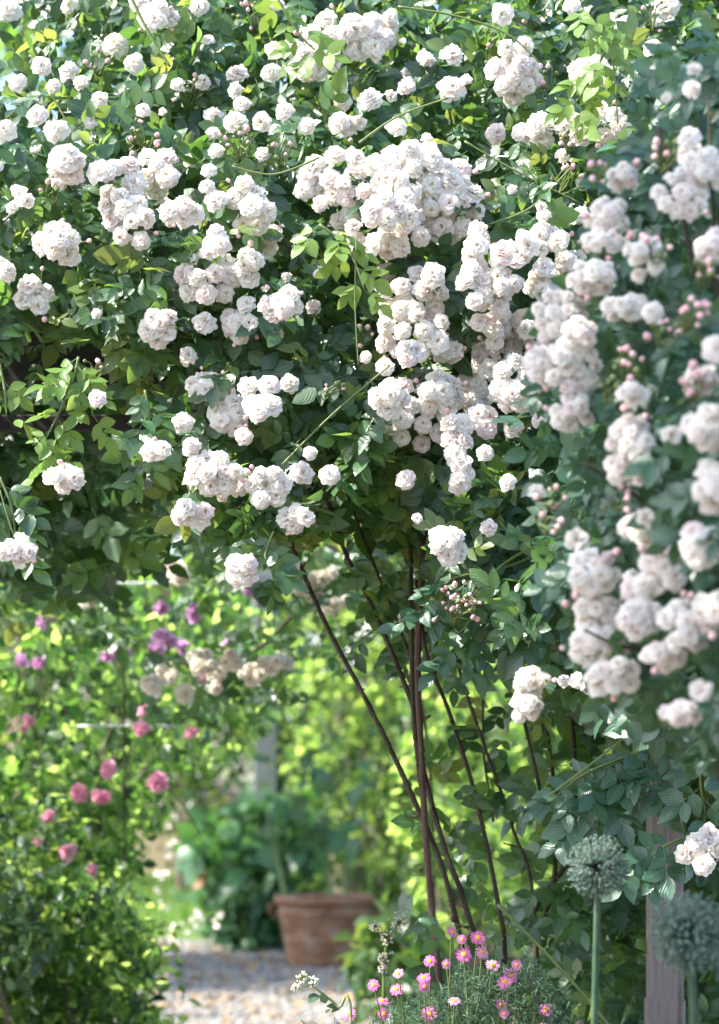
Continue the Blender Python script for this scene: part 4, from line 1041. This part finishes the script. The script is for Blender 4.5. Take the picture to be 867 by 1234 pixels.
# trees
TG = 'trees closing the garden'
for (px_, D_, zc, rx_, rz_, n_, sz, mat, lab) in [
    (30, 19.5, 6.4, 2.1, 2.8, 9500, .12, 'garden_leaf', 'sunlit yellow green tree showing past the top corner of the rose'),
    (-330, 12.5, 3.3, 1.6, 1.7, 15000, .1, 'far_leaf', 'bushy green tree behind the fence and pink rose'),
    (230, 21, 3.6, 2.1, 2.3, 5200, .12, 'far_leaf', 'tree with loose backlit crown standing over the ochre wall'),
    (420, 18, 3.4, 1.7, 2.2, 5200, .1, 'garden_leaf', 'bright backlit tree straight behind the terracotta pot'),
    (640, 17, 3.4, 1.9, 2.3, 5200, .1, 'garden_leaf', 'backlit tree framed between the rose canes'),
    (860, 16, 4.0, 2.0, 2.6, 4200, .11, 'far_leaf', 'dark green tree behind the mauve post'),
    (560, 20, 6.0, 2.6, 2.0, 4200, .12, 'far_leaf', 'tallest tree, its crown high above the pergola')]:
    c = W(px_, 900, D_)
    tree('garden_tree', lab, c.x, D_, zc - rz_ * .5, (c.x, D_, zc), (rx_, rx_ * .8, rz_), n_, sz, mat, TG)
tree('garden_tree', 'unseen tree beside the viewer, added to shade the alliums and the nearest roses', -2.7, 2.2, 2.8, (-1.3, 2.3, 3.6), (1.15, .62, .6), 1900, .085, 'far_leaf', TG, 40, .4, .07)  # out of frame, added only so its leaves shade the near rose and alliums
# low hedge plants closing the view at eye level
for i, (px_, D_, lab) in enumerate([(90, 22, 'clipped hedge bush behind the wire support'), (330, 19, 'hedge bush next to the blue grey post'), (470, 16.5, 'hedge bush behind the tall backlit shrub'), (600, 15.5, 'hedge bush low behind the rose canes'), (760, 14.5, 'hedge bush low behind the mauve post')]):
    c = W(px_, 925, D_)
    shrub('hedge_bush', lab, 'shrub', px_, 905, D_, 150, 200 if i else 180, 2600, .09, 'far_leaf', .7, 40, group='hedge bushes at the end of the garden', stems=4)
# far wood: one mass
n = 26000
P = np.stack([rng.uniform(-15, 15, n), 31 + rng.normal(size=n) * 1.0, rng.random(n) ** .8 * 9.5], 1)
P[:, 1] += 1.2 * sines(P[:, 0] * 20, P[:, 2] * 20, 19.); P = P[P[:, 2] < 6.5 + 3 * sines(P[:, 0], P[:, 0] * 0, 1.6)]
n = len(P)
wood = leaves_obj('woodland', [(0, leaf_arrays(P, rng.normal(size=(n, 3)) + np.array([0, -.3, -.3]), np.array([0, -.4, .7]) + rng.normal(size=(n, 3)) * .7, rng.uniform(.18, .4, n), COARSE, rng.random(n)))], [M['far_leaf']])
tag(wood, 'far leafy wood closing the garden', None, None, 'stuff')

# ================================================================== GROUND
def sheet(name, pts, z, mat, kind='structure'):
    V = [(x, y, z) for x, y in pts]
    o = link(name, np_mesh(name, np.array(V), [tuple(range(len(V)))], [M[mat]], smooth=False)); o['kind'] = kind
    return o
sheet('ground', [(-120, -60), (120, -60), (120, 200), (-120, 200)], 0, 'soil')
pl = [(-1.05, -6), (-1.0, 6), (-.98, 10), (-1.02, 12), (-1.15, 14), (-1.2, 15.4)]; pr = [(.12, 15.1), (.2, 13), (.1, 11), (.05, 8), (.05, -6)]
sheet('gravel_path', pl + pr, .004, 'gravel')
sheet('lawn', [(-9, 15.6), (-1.3, 15.42), (.2, 15.3), (.6, 17), (1.2, 29), (-9, 29)], .006, 'lawn')
# gravel stones
n = 9000
gx = rng.uniform(-1.1, .15, n); gy = rng.uniform(8.5, 15.2, n); s = rng.uniform(.006, .016, n)
oc = np.array([(1, 0, 0), (0, 1, 0), (-1, 0, 0), (0, -1, 0), (0, 0, .7), (0, 0, -.4)]); of = np.array([(0, 1, 4), (1, 2, 4), (2, 3, 4), (3, 0, 4), (1, 0, 5), (2, 1, 5), (3, 2, 5), (0, 3, 5)])
V = np.stack([gx, gy, np.full(n, .008)], 1)[:, None] + s[:, None, None] * oc[None] * rng.uniform(.6, 1.4, (n, 6, 1))
o = link('gravel', np_mesh('gravel', V.reshape(-1, 3), (of[None] + (np.arange(n) * 6)[:, None, None]).reshape(-1, 3), [M['pebble']], None, {'rnd': np.repeat(rng.random(n), 6)}))
tag(o, 'loose pale gravel of the path', None, None, 'stuff')
# fallen leaves on the gravel
n = 700
P = np.stack([rng.uniform(-1.1, .15, n), rng.uniform(9.5, 14.8, n), np.full(n, .022)], 1)
A = rng.normal(size=(n, 3)) * np.array([1, 1, .1])
o = leaves_obj('fallen_leaves', [(0, leaf_arrays(P, A, np.array([0, 0, 1.]) + rng.normal(size=(n, 3)) * .2, rng.uniform(.03, .06, n), COARSE, rng.random(n)))], [M['dead_leaf']])
tag(o, 'brown leaves scattered on the path', None, None, 'stuff')
# grass
n = 16000
P = np.stack([rng.uniform(-4, .6, n), rng.uniform(15.5, 27, n), np.full(n, .004)], 1)
o = leaves_obj('grass', [(0, leaf_arrays(P, np.array([0, 0, 1.]) + rng.normal(size=(n, 3)) * .35, np.array([0, -1., 0]) + rng.normal(size=(n, 3)) * .5, rng.uniform(.06, .11, n), BLADE, rng.random(n)))], [M['grass_leaf']])
tag(o, 'short grass of the lawn', None, None, 'stuff')

# ================================================================== LIGHT, SKY, CAMERA
SUN = Vector((-.66, -.13, .72)).normalized()       # towards the sun
el = math.asin(SUN.z); az = math.atan2(SUN.x, SUN.y)
w = bpy.data.worlds.new('World'); scene.world = w; w.use_nodes = True
nt = w.node_tree; nt.nodes.clear()
sky = nt.nodes.new('ShaderNodeTexSky'); sky.sky_type = 'NISHITA'; sky.sun_disc = False
sky.sun_elevation = el; sky.sun_rotation = az
sky.dust_density = 1.6
bg = nt.nodes.new('ShaderNodeBackground'); bg.inputs[1].default_value = .15
wo = nt.nodes.new('ShaderNodeOutputWorld')
nt.links.new(sky.outputs[0], bg.inputs[0]); nt.links.new(bg.outputs[0], wo.inputs[0])
sl = bpy.data.lights.new('sun', 'SUN'); sl.energy = 3.9; sl.angle = R(.53); sl.color = (1, .955, .88)
so = bpy.data.objects.new('sun', sl); COL.objects.link(so)
so.rotation_mode = 'QUATERNION'; so.rotation_quaternion = Vector((0, 0, 1)).rotation_difference(SUN)
so.location = (-4, 2, 9)

cam = bpy.data.cameras.new('camera'); co = bpy.data.objects.new('camera', cam); COL.objects.link(co)
co.location = (0, 0, H); co.rotation_euler = (R(90), 0, 0)
cam.lens = 85; cam.sensor_width = 36; cam.sensor_fit = 'AUTO'
cam.shift_y = (YH - 617) / 1234
cam.clip_start = .05; cam.clip_end = 600
cam.dof.use_dof = True; cam.dof.focus_distance = 3.75; cam.dof.aperture_fstop = 5.2
scene.camera = co

vs = scene.view_settings
vs.view_transform = 'Standard'; vs.look = 'None'; vs.exposure = 2.0; vs.gamma = 1; vs.use_curve_mapping = False
cy = scene.cycles
cy.use_denoising = True
cy.max_bounces = 8; cy.diffuse_bounces = 6; cy.glossy_bounces = 2; cy.transmission_bounces = 5; cy.transparent_max_bounces = 4
cy.sample_clamp_indirect = 6
cy.caustics_reflective = False; cy.caustics_refractive = False
